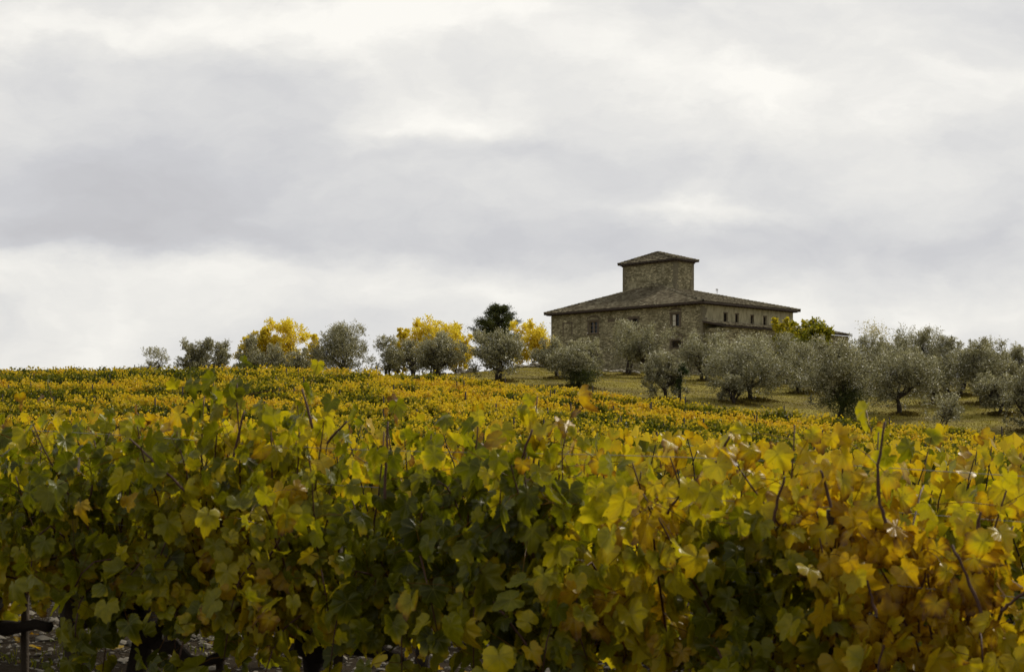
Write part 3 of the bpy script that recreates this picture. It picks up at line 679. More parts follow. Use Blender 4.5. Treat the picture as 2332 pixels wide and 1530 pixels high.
def broad_tree(name, label, group, cat, px, ytop, wpx, Y, mat, seed, clumps=60, per=150, L=.15, Wd=.052, leafbase=.16, stems=2, rc=(.22, .46), upb=.6,
               ripe=(.38, .28, .30), lean=0, gapf=0, spikes=6, trunk_r=.14, sucker=False, ybase=None, flat=1.0):
    rng = np.random.default_rng(seed); clumps = int(clumps*1.12)
    if name == 'olive_tree': ytop += 13 if 1560 < px < 1840 else 5
    X = px_point(px, Y); g = gz(X, Y); H = EYE+(HY-ytop)*Y/FPX-g; Wm = wpx*Y/FPX*(1.16 if px > 1560 or name == 'golden_tree' else 1.08)
    root = empty(name, (X, Y, g)); tag(root, label, cat, group)
    zlo, zhi = leafbase*H, H; cz = (zlo+zhi)/2; rz = (zhi-zlo)/2*.95; rx = Wm/2*1.06
    # lobes: the crown is a few uneven masses
    nl = rng.integers(4, 7); la = rng.uniform(0, 2*pi, nl); lobes = np.stack([np.cos(la)*rx*.48, np.sin(la)*rx*.48, rng.uniform(-.60, .28, nl)*rz+cz], 1)
    lobes = np.concatenate([lobes, [[rng.normal(0, .1)*rx, 0, cz+rz*.32]]])
    lr = rng.uniform(.50, .66, len(lobes))*rx
    C = []
    while len(C) < clumps:
        q = rng.integers(len(lobes)); v = norm(rng.normal(0, 1, 3)); v = v*(rng.random()**.35)
        p = lobes[q]+v*np.array([lr[q], lr[q], min(lr[q]*1.05, rz*.66)])*flat
        if zlo < p[2] < zhi*.985: C.append(p)
    for _ in range(int(clumps*.18)):      # drooping skirt of the crown
        a = rng.uniform(0, 2*pi); r_ = rx*rng.uniform(.25, .95); C.append([cos(a)*r_, sin(a)*r_, rng.uniform(zlo*.8, cz-.1*rz)])
    for _ in range(spikes):
        a = rng.uniform(0, 2*pi); r_ = rx*rng.uniform(.0, .75); b = np.array([cos(a)*r_, sin(a)*r_, cz+rz*rng.uniform(.45, .75)])
        for w in (0, .22, .42): C.append(b+np.array([cos(a)*.2*w, sin(a)*.2*w, w*1.5*min(1, rz)])) if b[2]+w*1.5 < H*1.03 else None
    C = np.array(C); Rc = rng.uniform(rc[0], rc[1], len(C))*np.clip(Wm/4.2, .5, 1.4)
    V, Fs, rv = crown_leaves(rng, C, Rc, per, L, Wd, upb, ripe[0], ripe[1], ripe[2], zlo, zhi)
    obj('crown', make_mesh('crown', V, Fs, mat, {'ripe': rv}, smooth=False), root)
    mb = MB(); forks = []
    for s_ in range(stems):
        a = rng.uniform(0, 2*pi); b0 = np.array([cos(a), sin(a), 0])*.14*(stems > 1); f = b0*2.2+np.array([lean*.3+rng.normal(0, .15), rng.normal(0, .15), leafbase*H*rng.uniform(.9, 1.25)])
        mb.tube(limb(rng, b0-(0, 0, .25), f, 6, .2), np.linspace(trunk_r*1.25, trunk_r*.72, 6)*rng.uniform(.9, 1.15, 6), 8, rng); forks.append(f)
    for li, l in enumerate(lobes):
        f = forks[li % stems]; mid = limb(rng, f, l, 7, .22); mb.tube(mid, np.linspace(trunk_r*.72, trunk_r*.28, 7), 6, rng)
        near = [c for c in C if np.linalg.norm(c-l) < lr[li]*1.3][:9]
        for c in near: mb.tube(limb(rng, mid[rng.integers(3, 7)], c, 5, .3), np.linspace(trunk_r*.2, .012, 5), 4)
    obj('trunk', mb.mesh('trunk', M['bark'], True), root)
    if sucker:
        n = 5200; P = np.stack([rng.normal(.35, .62, n), rng.normal(-.75, .40, n), np.abs(rng.normal(1.0, .50, n))*H/4.2], 1)
        V, Fs, rv = quad_leaves(rng, P, rng.uniform(.08, .15, n), rng.uniform(.03, .05, n), rng.normal(0, 1, (n, 3))+UP, rng.normal(0, 1, (n, 3)), rng.random(n), .15)
        obj('basal_shoots', make_mesh('basal_shoots', V, Fs, M['olive_sucker'], {'ripe': rv}, smooth=False), root)
    BASES.append((X, Y, g))
    return root
BASES = []
OG1 = 'olive trees along the left skyline'; OG2 = 'olive trees on the grass slope by the farmhouse'; OG3 = 'olive trees at the right of the slope'
OL = [  # px, ytop, width, Y, label, group, options
 (352, 793, 78, 118, 'sparse small olive tree, leftmost on the skyline', OG1, dict(clumps=26, per=90, stems=3, leafbase=.2)),
 (432, 776, 68, 116, 'thin olive tree beside the leftmost one on the skyline', OG1, dict(clumps=50, per=160)),
 (468, 771, 64, 117, 'narrow upright olive tree in the left skyline group', OG1, dict(clumps=50, per=160)),
 (507, 778, 58, 114, 'rounded olive tree left of the golden trees on the skyline', OG1, dict(clumps=42, per=140)),
 (570, 768, 70, 112, 'olive tree standing in front of the darker golden crown', OG1, dict(clumps=44)),
 (628, 786, 78, 110, 'low spreading olive tree below the larger golden crown', OG1, dict(clumps=50, per=140, spikes=2)),
 (684, 790, 62, 111, 'low olive tree right of the big golden crown', OG1, dict(clumps=40, spikes=2)),
 (778, 744, 136, 106, 'large spiky olive tree alone on the left skyline', OG1, dict(clumps=100, per=170, stems=3, spikes=12, leafbase=.18)),
 (886, 768, 84, 110, 'loose olive tree right of the large spiky one', OG1, dict(clumps=52, per=130)),
 (938, 776, 62, 111, 'slim olive tree with a forked trunk against the sky', OG1, dict(clumps=36, per=120, stems=2)),
 (1000, 762, 112, 101, 'rounded olive tree with thick dark trunk below the golden crown', OG1, dict(clumps=92, per=160, stems=1, trunk_r=.2, leafbase=.24)),
 (1132, 756, 118, 99, 'dense olive tree standing below the dark conifer', OG2, dict(clumps=96, per=170, stems=2, leafbase=.19)),
 (1268, 772, 92, 105, 'olive tree at the left corner of the farmhouse', OG2, dict(clumps=66, per=150, leafbase=.22)),
 (1313, 782, 108, 96.5, 'bushy olive tree with green basal shoots left of the grass opening', OG2, dict(clumps=82, per=170, sucker=True, leafbase=.2)),
 (1345, 768, 60, 118, 'small olive tree with bare dark limb below the left farmhouse window', OG2, dict(clumps=24, per=100)),
 (1428, 730, 82, 124, 'tall olive tree in front of the half hidden farmhouse window', OG2, dict(clumps=54, per=140, leafbase=.22, spikes=8)),
 (1480, 742, 112, 117, 'wide pale olive tree in front of the middle of the farmhouse', OG2, dict(clumps=96, per=170, leafbase=.22, stems=1, trunk_r=.24)),
 (1513, 806, 96, 91.5, 'small round olive tree with short trunk on the open grass', OG2, dict(clumps=66, per=170, leafbase=.22, stems=1)),
 (1603, 752, 112, 118, 'silvery olive tree below the near corner of the farmhouse', OG2, dict(clumps=80, per=160)),
 (2010, 778, 96, 116, 'olive tree deep in the grove, right of the pale bare crown', OG3, dict(clumps=60, per=140)),
 (1940, 790, 84, 118, 'olive tree deep in the grove, left of the pale bare crown', OG3, dict(clumps=54, per=140)),
 (2190, 800, 96, 104, 'olive tree in the right hand grove behind the many stemmed one', OG3, dict(clumps=56, per=140)),
 (2260, 800, 80, 112, 'olive tree far back near the right edge', OG3, dict(clumps=48, per=140)),
 (2060, 776, 84, 122, 'olive tree deep in the grove, behind the highest one', OG3, dict(clumps=50, per=140)),
 (1900, 800, 90, 116, 'olive tree deep in the grove, below the end of the annex roof', OG3, dict(clumps=54, per=140)),
 (2130, 796, 80, 118, 'olive tree far back in the grove, behind the rising bare branch', OG3, dict(clumps=46, per=140)),
 (1740, 792, 90, 112, 'olive tree close behind the diverging trunks', OG2, dict(clumps=50, per=140)),
 (1655, 775, 90, 112, 'olive tree behind the twin trunked one', OG2, dict(clumps=60, per=150)),
 (1715, 762, 178, 95, 'broad olive tree with two diverging dark trunks', OG2, dict(clumps=140, per=170, stems=2, leafbase=.18, trunk_r=.17)),
 (1672, 845, 62, 92, 'low olive bush left of the diverging trunks', OG2, dict(clumps=30, per=150, leafbase=.12)),
 (1775, 756, 110, 121, 'olive tree at the foot of the lean to roof', OG2, dict(clumps=70, per=150)),
 (1818, 778, 110, 105, 'olive tree with a leaning trunk behind the dark based one', OG2, dict(clumps=80, per=150, lean=-1)),
 (1912, 776, 150, 84.5, 'olive tree with thick dark trunk and green basal shoots at the vineyard edge', OG3, dict(clumps=120, per=170, stems=1, sucker=True, trunk_r=.2, leafbase=.2)),
 (1870, 786, 80, 110, 'olive tree left behind the dark based one', OG3, dict(clumps=54, per=140)),
 (1985, 765, 100, 112, 'olive tree below the pale bare crown', OG3, dict(clumps=70, per=150)),
 (2052, 800, 150, 90, 'wide olive tree with upright dark trunk, right of the dark based one', OG3, dict(clumps=110, per=170, stems=1, trunk_r=.17, leafbase=.22)),
 (2098, 744, 120, 108, 'highest olive tree in the right hand grove', OG3, dict(clumps=90, per=160, spikes=8)),
 (2160, 772, 84, 106, 'spiky olive tree right of the highest one', OG3, dict(clumps=56, per=150, spikes=10)),
 (2128, 812, 76, 97, 'olive tree with rising bare branch in the right hand grove', OG3, dict(clumps=50, per=150)),
 (2228, 776, 112, 97, 'many stemmed spiky olive tree in the right hand grove', OG3, dict(clumps=76, per=160, stems=4, spikes=10, trunk_r=.1, leafbase=.24)),
 (2292, 806, 84, 99, 'olive tree near the right edge, behind the last one', OG3, dict(clumps=54, per=150)),
 (2322, 788, 70, 108, 'spiky olive crown at the right edge of the picture', OG3, dict(clumps=44, per=150, spikes=8)),
 (2275, 852, 90, 91, 'olive tree with dark fork at the right end of the slope', OG3, dict(clumps=54, per=150, stems=1)),
 (2340, 838, 84, 84, 'nearest olive tree at the right edge of the picture', OG3, dict(clumps=66, per=170, leafbase=.15)),
 (2140, 898, 92, 82, 'small sparse young olive at the right edge of the vineyard', OG3, dict(clumps=26, per=70, leafbase=.1, trunk_r=.05, rc=(.2, .35))),
]
for i, (px, yt, w, Y, lab, grp, op) in enumerate(OL):
    op = dict(op); op.setdefault('per', 150)
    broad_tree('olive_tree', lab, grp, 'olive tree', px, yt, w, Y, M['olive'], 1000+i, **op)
YG = 'golden autumn trees behind the olives'
for i, (px, yt, w, Y, lab, kw) in enumerate([
 (582, 744, 72, 124, 'smaller darker golden tree, leftmost of the golden crowns', dict(clumps=44, per=170, ripe=(.32, .2, .3))),
 (652, 733, 108, 126, 'large bright golden tree on the left skyline', dict(clumps=84, per=170, ripe=(.6, .2, .2))),
 (712, 768, 46, 122, 'low golden tree beside the large spiky olive', dict(clumps=36, per=150, leafbase=.05, ripe=(.5, .2, .2))),
 (912, 755, 46, 126, 'small golden crown behind the loose olive tree', dict(clumps=30, per=140, ripe=(.35, .2, .2))),
 (985, 732, 112, 128, 'tall golden tree on the skyline left of the dark conifer', dict(clumps=94, per=170, ripe=(.58, .2, .2))),
 (1042, 745, 70, 130, 'golden tree between the tall golden crown and the conifer', dict(clumps=54, per=150, leafbase=.08, ripe=(.45, .2, .2))),
 (1212, 738, 96, 142, 'fine leaved golden tree at the left side of the farmhouse', dict(clumps=84, per=150, leafbase=.05, ripe=(.62, .2, .2), rc=(.22, .42)))]):
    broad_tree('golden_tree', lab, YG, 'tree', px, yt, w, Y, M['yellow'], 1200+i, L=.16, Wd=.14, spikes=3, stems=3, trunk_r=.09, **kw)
for i, (px, yt, w, Y, lab) in enumerate([(1786, 728, 52, 128, 'light yellow green tree against the far end of the farmhouse'), (1842, 728, 92, 122, 'dark green and orange fig tree right of the farmhouse')]):
    broad_tree('fig_tree', lab, 'fig trees by the lean to', 'tree', px, yt, w, Y, M['fig'], 1300+i, clumps=46-12*(i == 0), per=110, L=.20, Wd=.17, ripe=(.62 if i == 0 else .40, .25, .35), spikes=3, trunk_r=.08, leafbase=.35)
broad_tree('pale_tree', 'thin almost bare tree with pale leaves above the right hand grove', None, 'tree', 1992, 738, 104, 124, M['pale'], 1400, clumps=70, per=26, L=.13, Wd=.08, ripe=(.5, .25, .2), stems=4, trunk_r=.05, spikes=10)
broad_tree('bare_tree', 'leafless grey tree between the golden tree and the conifer', None, 'tree', 1062, 737, 56, 138, M['pale'], 1401, clumps=46, per=6, L=.10, Wd=.06, ripe=(.2, .2, .2), stems=3, trunk_r=.04, spikes=8)
broad_tree('bare_tree', 'faint leafless twigs above the golden tree beside the farmhouse', None, 'tree', 1232, 730, 44, 150, M['pale'], 1402, clumps=34, per=7, L=.10, Wd=.06, ripe=(.4, .2, .2), stems=3, trunk_r=.03, spikes=8)

# dark conifer: tiers of upswept sprays
def conifer(px, ytop, wpx, Y, label, seed):
    rng = np.random.default_rng(seed); X = px_point(px, Y); g = gz(X, Y); H = EYE+(HY-ytop)*Y/FPX-g; Wm = wpx*Y/FPX/2*1.12
    root = empty('conifer_tree', (X, Y, g)); tag(root, label, 'tree')
    mb = MB(); lean = .25
    P = np.array([(0, 0, -.3), (.05, 0, H*.3), (.12, .05, H*.6), (lean, 0, H*.97)]); mb.tube(P, [.28, .22, .14, .03], 8, rng)
    C, A = [], []
    for q in range(120):
        h = rng.uniform(.14, .99); a = rng.uniform(0, 2*pi)
        prof = np.interp(h, [.14, .3, .5, .7, .86, 1], [.75, 1.0, .98, .72, .48, .10])*Wm*rng.uniform(.72, 1.06)
        if cos(a) < -.3 and .5 < h < .85: prof *= 1.2
        b = np.array([np.interp(h, [0, 1], [0, lean]), 0, h*H-.35]); e = b+np.array([cos(a)*prof, sin(a)*prof, .25+.35*prof])
        e[2] = min(e[2], H)
        L = limb(rng, b, e, 6, .15); mb.tube(L, np.linspace(.06, .015, 6), 4)
        for w in np.linspace(.35, 1, 6):
            C.append(b*(1-w)+e*w+rng.normal(0, .08, 3)); A.append((e-b))
    C = np.array(C); A = norm(np.array(A)); n = 60; tot = len(C)*n; i = rng.integers(0, len(C), tot)
    P = C[i]+rng.normal(0, 1, (tot, 3))*np.array([.20, .20, .10])+A[i]*rng.uniform(-.1, .3, (tot, 1))
    V, Fs, rv = quad_leaves(rng, P, rng.uniform(.12, .26, tot), rng.uniform(.04, .08, tot), A[i]+rng.normal(0, .6, (tot, 3))+UP*.3, rng.normal(0, 1, (tot, 3))+UP, rng.random(tot), .1)
    obj('crown', make_mesh('crown', V, Fs, M['conifer'], {'ripe': rv}, smooth=False), root); obj('trunk', mb.mesh('trunk', M['bark'], True), root)
conifer(1133, 697, 94, 148, 'dark evergreen conifer with layered crown left of the farmhouse', 9)

# ivy covered dead trunk
def ivy_trunk():
    rng = np.random.default_rng(12); Y = 91.0; X = px_point(1547, Y); g = gz(X, Y); H = 2.7
    root = empty('ivy_covered_trunk', (X, Y, g)); tag(root, 'bare tree stump wrapped in dark ivy beside the small round olive', 'tree stump')
    mb = MB(); a = np.array([(0, 0, -.2), (.02, 0, .8), (-.05, 0, 1.4), (.10, 0, 2.0), (.30, 0, 2.6)]); b = np.array([(-.02, 0, 1.2), (-.18, 0, .9), (-.35, 0, .75)])
    mb.tube(a, [.13, .12, .13, .10, .06], 8, rng); mb.tube(b, [.07, .06, .03], 6, rng); c = np.array([(.1, 0, 2.0), (.35, 0, 2.15), (.5, 0, 2.1)]); mb.tube(c, [.06, .05, .03], 6, rng)
    obj('trunk', mb.mesh('trunk', M['bark'], True), root)
    n = 3200; L = [a[1:], a[1:], a[2:], b, c]; P = []
    for q in range(n):
        l = L[rng.integers(5)]; t_ = rng.uniform(0, len(l)-1.001); k = int(t_); P.append(l[k]*(1-t_+k)+l[k+1]*(t_-k)+rng.normal(0, .09, 3))
    P = np.array(P)
    V, Fs, rv = quad_leaves(rng, P, rng.uniform(.06, .12, n), rng.uniform(.05, .1, n), rng.normal(0, 1, (n, 3)), rng.normal(0, 1, (n, 3)), rng.random(n), .1)
    obj('ivy', make_mesh('ivy', V, Fs, M['ivy'], {'ripe': rv}, smooth=False), root)
ivy_trunk()

# ------------------------------------------------------------------ grass on the slope
def build_grass():
    rng = np.random.default_rng(21); n = 170000
    Y = 66+rng.random(n)**1.3*95; X = rng.uniform(-.10, .45, n)*Y
    k = (Y > 81.5-RS*X) & ~((X > 4) & (Y > 138+.9*np.abs(X-20))); X, Y = X[k], Y[k]; n = len(X)
    tuft = np.sin(X*1.9+np.sin(Y*1.1))*np.sin(Y*1.7+np.cos(X*.8))
    h = rng.uniform(.03, .085, n)*(1+.7*np.clip(tuft, 0, 1))
    rp = np.clip(.55+.22*np.sin(X*.35+2)*np.sin(Y*.22)+.16*tuft+rng.normal(0, .12, n), 0, 1)
    extra = []
    for (bx, by, bg) in BASES:          # uncut dry growth round every trunk
        if by < 130 and bx > -8:
            m = 420; r = np.abs(rng.normal(0, .75, m)); a = rng.uniform(0, 2*pi, m)
            extra.append(np.stack([bx+.3+r*np.cos(a)*1.5, by+r*np.sin(a), .20*np.exp(-r*r)+rng.uniform(.04, .12, m), rng.uniform(.05, .45, m)], 1))
    E = np.concatenate(extra); X = np.concatenate([X, E[:, 0]]); Y = np.concatenate([Y, E[:, 1]]); h = np.concatenate([h, E[:, 2]]); rp = np.concatenate([rp, E[:, 3]]); n = len(X)
    P = np.stack([X, Y, ground(X, Y)-.02], 1); ax = rng.normal(0, .45, (n, 3))+UP
    V, Fs, rv = quad_leaves(rng, P, h*1.2, .03+h*.30, ax, rng.normal(0, 1, (n, 3))*np.array([1, 1, .2]), rp, .2)
    tag(obj('grass', make_mesh('grass', V, Fs, M['grass'], {'ripe': rv}, smooth=False)), 'dry yellow and olive green grass on the slope under the olive trees', 'grass', kind='stuff')
build_grass()

# low rubble walls on the slope
def rubble_wall(px0, px1, Y, h, n, lab, seed, dy=0):
    rng = np.random.default_rng(seed); x0, x1 = px_point(px0, Y), px_point(px1, Y)
    t_ = rng.random(n); X = x0+(x1-x0)*t_; Yy = Y+dy*t_+rng.normal(0, .22, n)
    prof = .6+.4*np.sin(t_*9+seed)*np.sin(t_*4); z = ground(X, Yy)+rng.random(n)*h*np.clip(prof, .3, 1)
    V, F = rocks(rng, np.stack([X, Yy, z], 1), rng.uniform(.10, .24, n), .55)
    tag(obj('rubble_wall', make_mesh('rubble_wall', V, F, M['rubble'], smooth=False)), lab, 'stone wall', 'low dry stone walls on the slope')
rubble_wall(1042, 1084, 126, .75, 160, 'short ruined stone wall under the golden tree left of the conifer', 1)
rubble_wall(1176, 1246, 134, .55, 240, 'low broken stone wall below the golden tree beside the farmhouse', 2)
rubble_wall(1372, 1460, 133, .30, 150, 'loose row of stones on the grassy bank below the farmhouse wall', 3, 2)

# ------------------------------------------------------------------ farmhouse
HC = np.array([20.25, 140.0]); EZ = EYE+12.1         # near corner, height of the eaves
E1 = norm(np.array([-.69, .723])); E2 = np.array([E1[1], -E1[0]])
house = empty('farmhouse', (HC[0], HC[1], 0), math.atan2(E2[1], E2[0]))
house.location.z = 0
tag(house, 'old stone farmhouse with hipped tile roof and square tower on the hilltop', 'farmhouse')
LX, LY = 16.7, 22.6
def on_left(px, py):       # point of the left facade (x = 0) in house coordinates
    u = (px-CX)/FPX; y = (HC[0]-HC[1]*u)/(-E1[0]+E1[1]*u); D = HC[1]+E1[1]*y; return y, EYE+(HY-py)*D/FPX
def on_right(px, py):
    u = (px-CX)/FPX; x = (HC[1]*u-HC[0])/(E2[0]-E2[1]*u); D = HC[1]+E2[1]*x; return x, EYE+(HY-py)*D/FPX
def facade(mp, a0, a1, z0, z1, holes, depth, zoff=0):
    """wall sheet with real openings; mp(a, d, z) -> xyz, d = depth into the wall"""
    mb = MB(); A = sorted({a0, a1, *[h[0] for h in holes], *[h[1] for h in holes]}); Z = sorted({z0, z1, *[h[2] for h in holes], *[h[3] for h in holes]})
    for i in range(len(A)-1):
        for j in range(len(Z)-1):
            ca, cz = (A[i]+A[i+1])/2, (Z[j]+Z[j+1])/2
            if any(h[0] < ca < h[1] and h[2] < cz < h[3] for h in holes): continue
            mb.add([mp(A[i], 0, Z[j]), mp(A[i+1], 0, Z[j]), mp(A[i+1], 0, Z[j+1]), mp(A[i], 0, Z[j+1])], [(0, 1, 2, 3)])
    for h in holes:
        c = [(h[0], h[2]), (h[1], h[2]), (h[1], h[3]), (h[0], h[3])]
        for k in range(4):
            p, q = c[k], c[(k+1) % 4]; mb.add([mp(p[0], 0, p[1]), mp(q[0], 0, q[1]), mp(q[0], depth, q[1]), mp(p[0], depth, p[1])], [(0, 1, 2, 3)])
    return mb
def mbox(mb, mp, a0, a1, d0, d1, z0, z1):
    v = [mp(a, d, z) for z in (z0, z1) for (a, d) in ((a0, d0), (a1, d0), (a1, d1), (a0, d1))]
    mb.add(v, [(0, 3, 2, 1), (4, 5, 6, 7), (0, 1, 5, 4), (1, 2, 6, 5), (2, 3, 7, 6), (3, 0, 4, 7)])
mpL = lambda a, d, z: (d, a, z)
mpR = lambda a, d, z: (a, d, z)
def hole(on, px0, px1, py0, py1):
    a, zt = on(px0, py0); b, zb = on(px1, py1); return (min(a, b), max(a, b), zb, zt)
winL = [hole(on_left, 1342, 1360.5, 733, 758.5), hole(on_left, 1434, 1452, 726, 751), hole(on_left, 1529.5, 1546.5, 715.5, 742.5), hole(on_left, 1530, 1551, 776, 790.5)]
winR = [hole(on_right, 1648.5, 1656, 713, 737), hole(on_right, 1675, 1681, 715, 737), hole(on_right, 1710, 1716, 720, 742), hole(on_right, 1739, 1745, 724, 745), hole(on_right, 1762, 1768, 728, 746)]
winR = [(h[0], h[1], winR[0][2], winR[0][3]) for h in winR]
BZ = 2.0; WT = EZ+.12
back = MB()
wl = facade(mpL, 0, LY, BZ, WT, winL, .30)
obj('wall', wl.mesh('wall', M['stone']), house)
w2 = facade(mpR, 0, LX, BZ, WT, winR, .30); obj('wall', w2.mesh('wall', M['stone_plaster']), house)
mb = MB(); mb.add([(LX, 0, BZ), (LX, LY, BZ), (LX, LY, WT), (LX, 0, WT)], [(0, 1, 2, 3)]); mb.add([(LX, LY, BZ), (0, LY, BZ), (0, LY, WT), (LX, LY, WT)], [(0, 1, 2, 3)])
obj('wall', mb.mesh('wall', M['stone']), house)
# corner stones, irregular, at the near corner and the far ends
rng = np.random.default_rng(31); q = MB(); z = BZ
while z < EZ-.3:
    h = rng.uniform(.16, .30); a, b = (rng.uniform(.35, .8), rng.uniform(.25, .45)) if rng.random() < .5 else (rng.uniform(.25, .45), rng.uniform(.35, .8))
    q.box((-.012-rng.uniform(0, .012), -.012-rng.uniform(0, .012), z+.008), (a, b, z+h-.008)); z += h
obj('corner_stones', q.mesh('corner_stones', M['quoin']), house)
# blocked-up window in relief and old beam marks
m_ = MB(); hb = hole(on_left, 1283, 1302, 738, 762)
mbox(m_, mpL, hb[0]-.15, hb[1]+.15, -.03, .02, hb[3], hb[3]+.16); mbox(m_, mpL, hb[0]-.12, hb[0]+.04, -.025, .02, hb[2], hb[3]); mbox(m_, mpL, hb[1]-.04, hb[1]+.12, -.025, .02, hb[2], hb[3])
tag(obj('blocked_window', m_.mesh('blocked_window', M['surround']), house), 'outline of a walled up window')
m_ = MB(); hb = hole(on_left, 1384, 1418, 727, 731); mbox(m_, mpL, hb[0], hb[1], -.03, .02, hb[2], hb[3]); obj('wooden_lintel', m_.mesh('wooden_lintel', M['surround']), house)
def window(h, mp, kind, label=None, frame='wood_dark'):
    a0, a1, z0, z1 = h; w = a1-a0; hh = z1-z0
    m1 = MB(); s_ = .10
    sw = .26 if kind != 'slim' else .06
    mbox(m1, mp, a0-sw, a0-.003, -.03, .05, z0-.02, z1); mbox(m1, mp, a1+.003, a1+sw, -.03, .05, z0-.02, z1)
    mbox(m1, mp, a0-sw-.04, a1+sw+.04, -.045, .05, z1+.003, z1+.24*(sw+.1)/.36); mbox(m1, mp, a0-sw-.04, a1+sw+.04, -.07, .12, z0-.12, z0-.022)
    if kind in ('arch', 'double', 'curtain'):          # relieving arch of stones on edge
        for k in range(9):
            t_ = -1+2*k/8; ca = (a0+a1)/2+t_*(w/2+.22); cz = z1+.30+.20*(1-t_*t_); mbox(m1, mp, ca-.075, ca+.068, -.035+.004*(k % 2), .03, cz, cz+.26)
    o = m1.mesh('window', M['surround']); win = obj('window', o, house)
    if label: win['label'] = label
    f = MB(); t_ = .07
    mbox(f, mp, a0+.002, a0+t_, .12, .20, z0+.002, z1-.002); mbox(f, mp, a1-t_, a1-.002, .12, .20, z0+.002, z1-.002)
    mbox(f, mp, a0+t_, a1-t_, .12, .20, z1-t_, z1-.002); mbox(f, mp, a0+t_, a1-t_, .12, .20, z0+.002, z0+t_)
    fm = M[frame]
    if kind in ('double', 'curtain', 'half'):
        c = (a0+a1)/2; mbox(f, mp, c-.05, c+.05, .11, .20, z0+t_, z1-t_)
        for r in (1/3, 2/3): zc = z0+hh*r; mbox(f, mp, a0+t_, c-.05, .13, .18, zc-.02, zc+.02); mbox(f, mp, c+.05, a1-t_, .13, .18, zc-.02, zc+.02)
    if kind == 'slim': zc = z0+hh*.5; mbox(f, mp, a0+t_, a1-t_, .13, .18, zc-.02, zc+.02)
    if kind == 'arch':
        for k in range(1, 7):
            a = a0+w*k/7; mbox(f, mp, a-.012, a+.012, .06, .08, z0, z1)
        for k in range(1, 5):
            zc = z0+hh*k/5; mbox(f, mp, a0, a1, .083, .10, zc-.012, zc+.012)
    obj('frame', f.mesh('frame', fm), win)
    g = MB(); mbox(g, mp, a0+.003, a1-.003, .215, .23, z0+.003, z1-.003); obj('pane', g.mesh('pane', M['glass']), win)
    if kind == 'curtain':
        c = (a0+a1)/2; g = MB(); mbox(g, mp, c+.05, a1-t_, .10, .118, z0+t_, z1-t_); zc = z0+hh*.47
        obj('sash', g.mesh('sash', M['curtain']), win)
        g = MB(); mbox(g, mp, c+.05, a1-t_, .085, .099, zc-.025, zc+.025); obj('glazing_bar', g.mesh('glazing_bar', M['wood_dark']), win)
    if kind == 'half':
        c = (a0+a1)/2; g = MB(); mbox(g, mp, c+.02, a1, -.06, -.031, z0, z1); obj('shutter', g.mesh('shutter', M['wood_dark']), win)
window(winL[0], mpL, 'double', 'six paned window in the left part of the wall', 'sash_wood')
window(winL[1], mpL, 'half', 'window with one closed dark shutter')
window(winL[2], mpL, 'curtain', 'window with a pale left sash and a dark right one')
window(winL[3], mpL, 'arch', 'low barred cellar window')
for k, h in enumerate(winR): window(h, mpR, 'slim')
# small shelf stone beside the first window
m_ = MB(); mbox(m_, mpL, winL[0][1]+.15, winL[0][1]+.28, -.14, 0, winL[0][2]+.02, winL[0][2]+.14); obj('bracket_stone', m_.mesh('bracket_stone', M['curtain']), house)

# tiled roofs
def tiled_plane(mbV, mbF, mbR, a, b, c, d=None, tw=.24, th=.42, rng=None):
    """triangle a-b-c (a-b eave, c apex) covered with rows of barrel tiles"""
    a, b, c = map(lambda v: np.array(v, float), (a, b, c)); ex = norm(b-a); n = norm(np.cross(b-a, c-a)); n = n if n[2] > 0 else -n
    ey = norm(np.cross(n, ex)); ey = ey if np.dot(c-a, ey) > 0 else -ey
    W_ = np.linalg.norm(b-a); H_ = np.dot(c-a, ey); cx = np.dot(c-a, ex)
    nc = int(W_/tw); nr = int(H_/th)+1; sub = 4
    for r in range(nr):
        y0, y1 = r*th, min((r+1)*th+.05, H_)
        ym = (y0+min((r+1)*th, H_))/2; xl, xr = cx*ym/H_, W_-(W_-cx)*ym/H_
        k0, k1 = int(math.floor(xl/tw)), int(math.ceil(xr/tw))
        for k in range(k0, k1):
            x0 = k*tw+rng.normal(0, .012); up = rng.normal(0, .008); rp = np.clip(rng.normal(.46, .13), 0, 1); y0j = y0+rng.normal(0, .018)
            if x0+tw*.5 < xl-.05 or x0+tw*.5 > xr+.05: continue
            pts = []
            for (yy, rad, lift) in ((y0j, .088, .050), (y1, .070, .008)):
                for s_ in range(sub+1):
                    w = pi*s_/sub; pts.append(a+ex*(x0+tw/2-cos(w)*rad*1.3)+ey*yy+n*(sin(w)*rad+lift+up-.01))
            # closed lip at the lower end
            base = len(mbV); mbV.extend(pts); mbR.extend([rp]*len(pts))
            for s_ in range(sub): mbF.append((base+s_, base+s_+1, base+sub+1+s_+1, base+sub+1+s_))
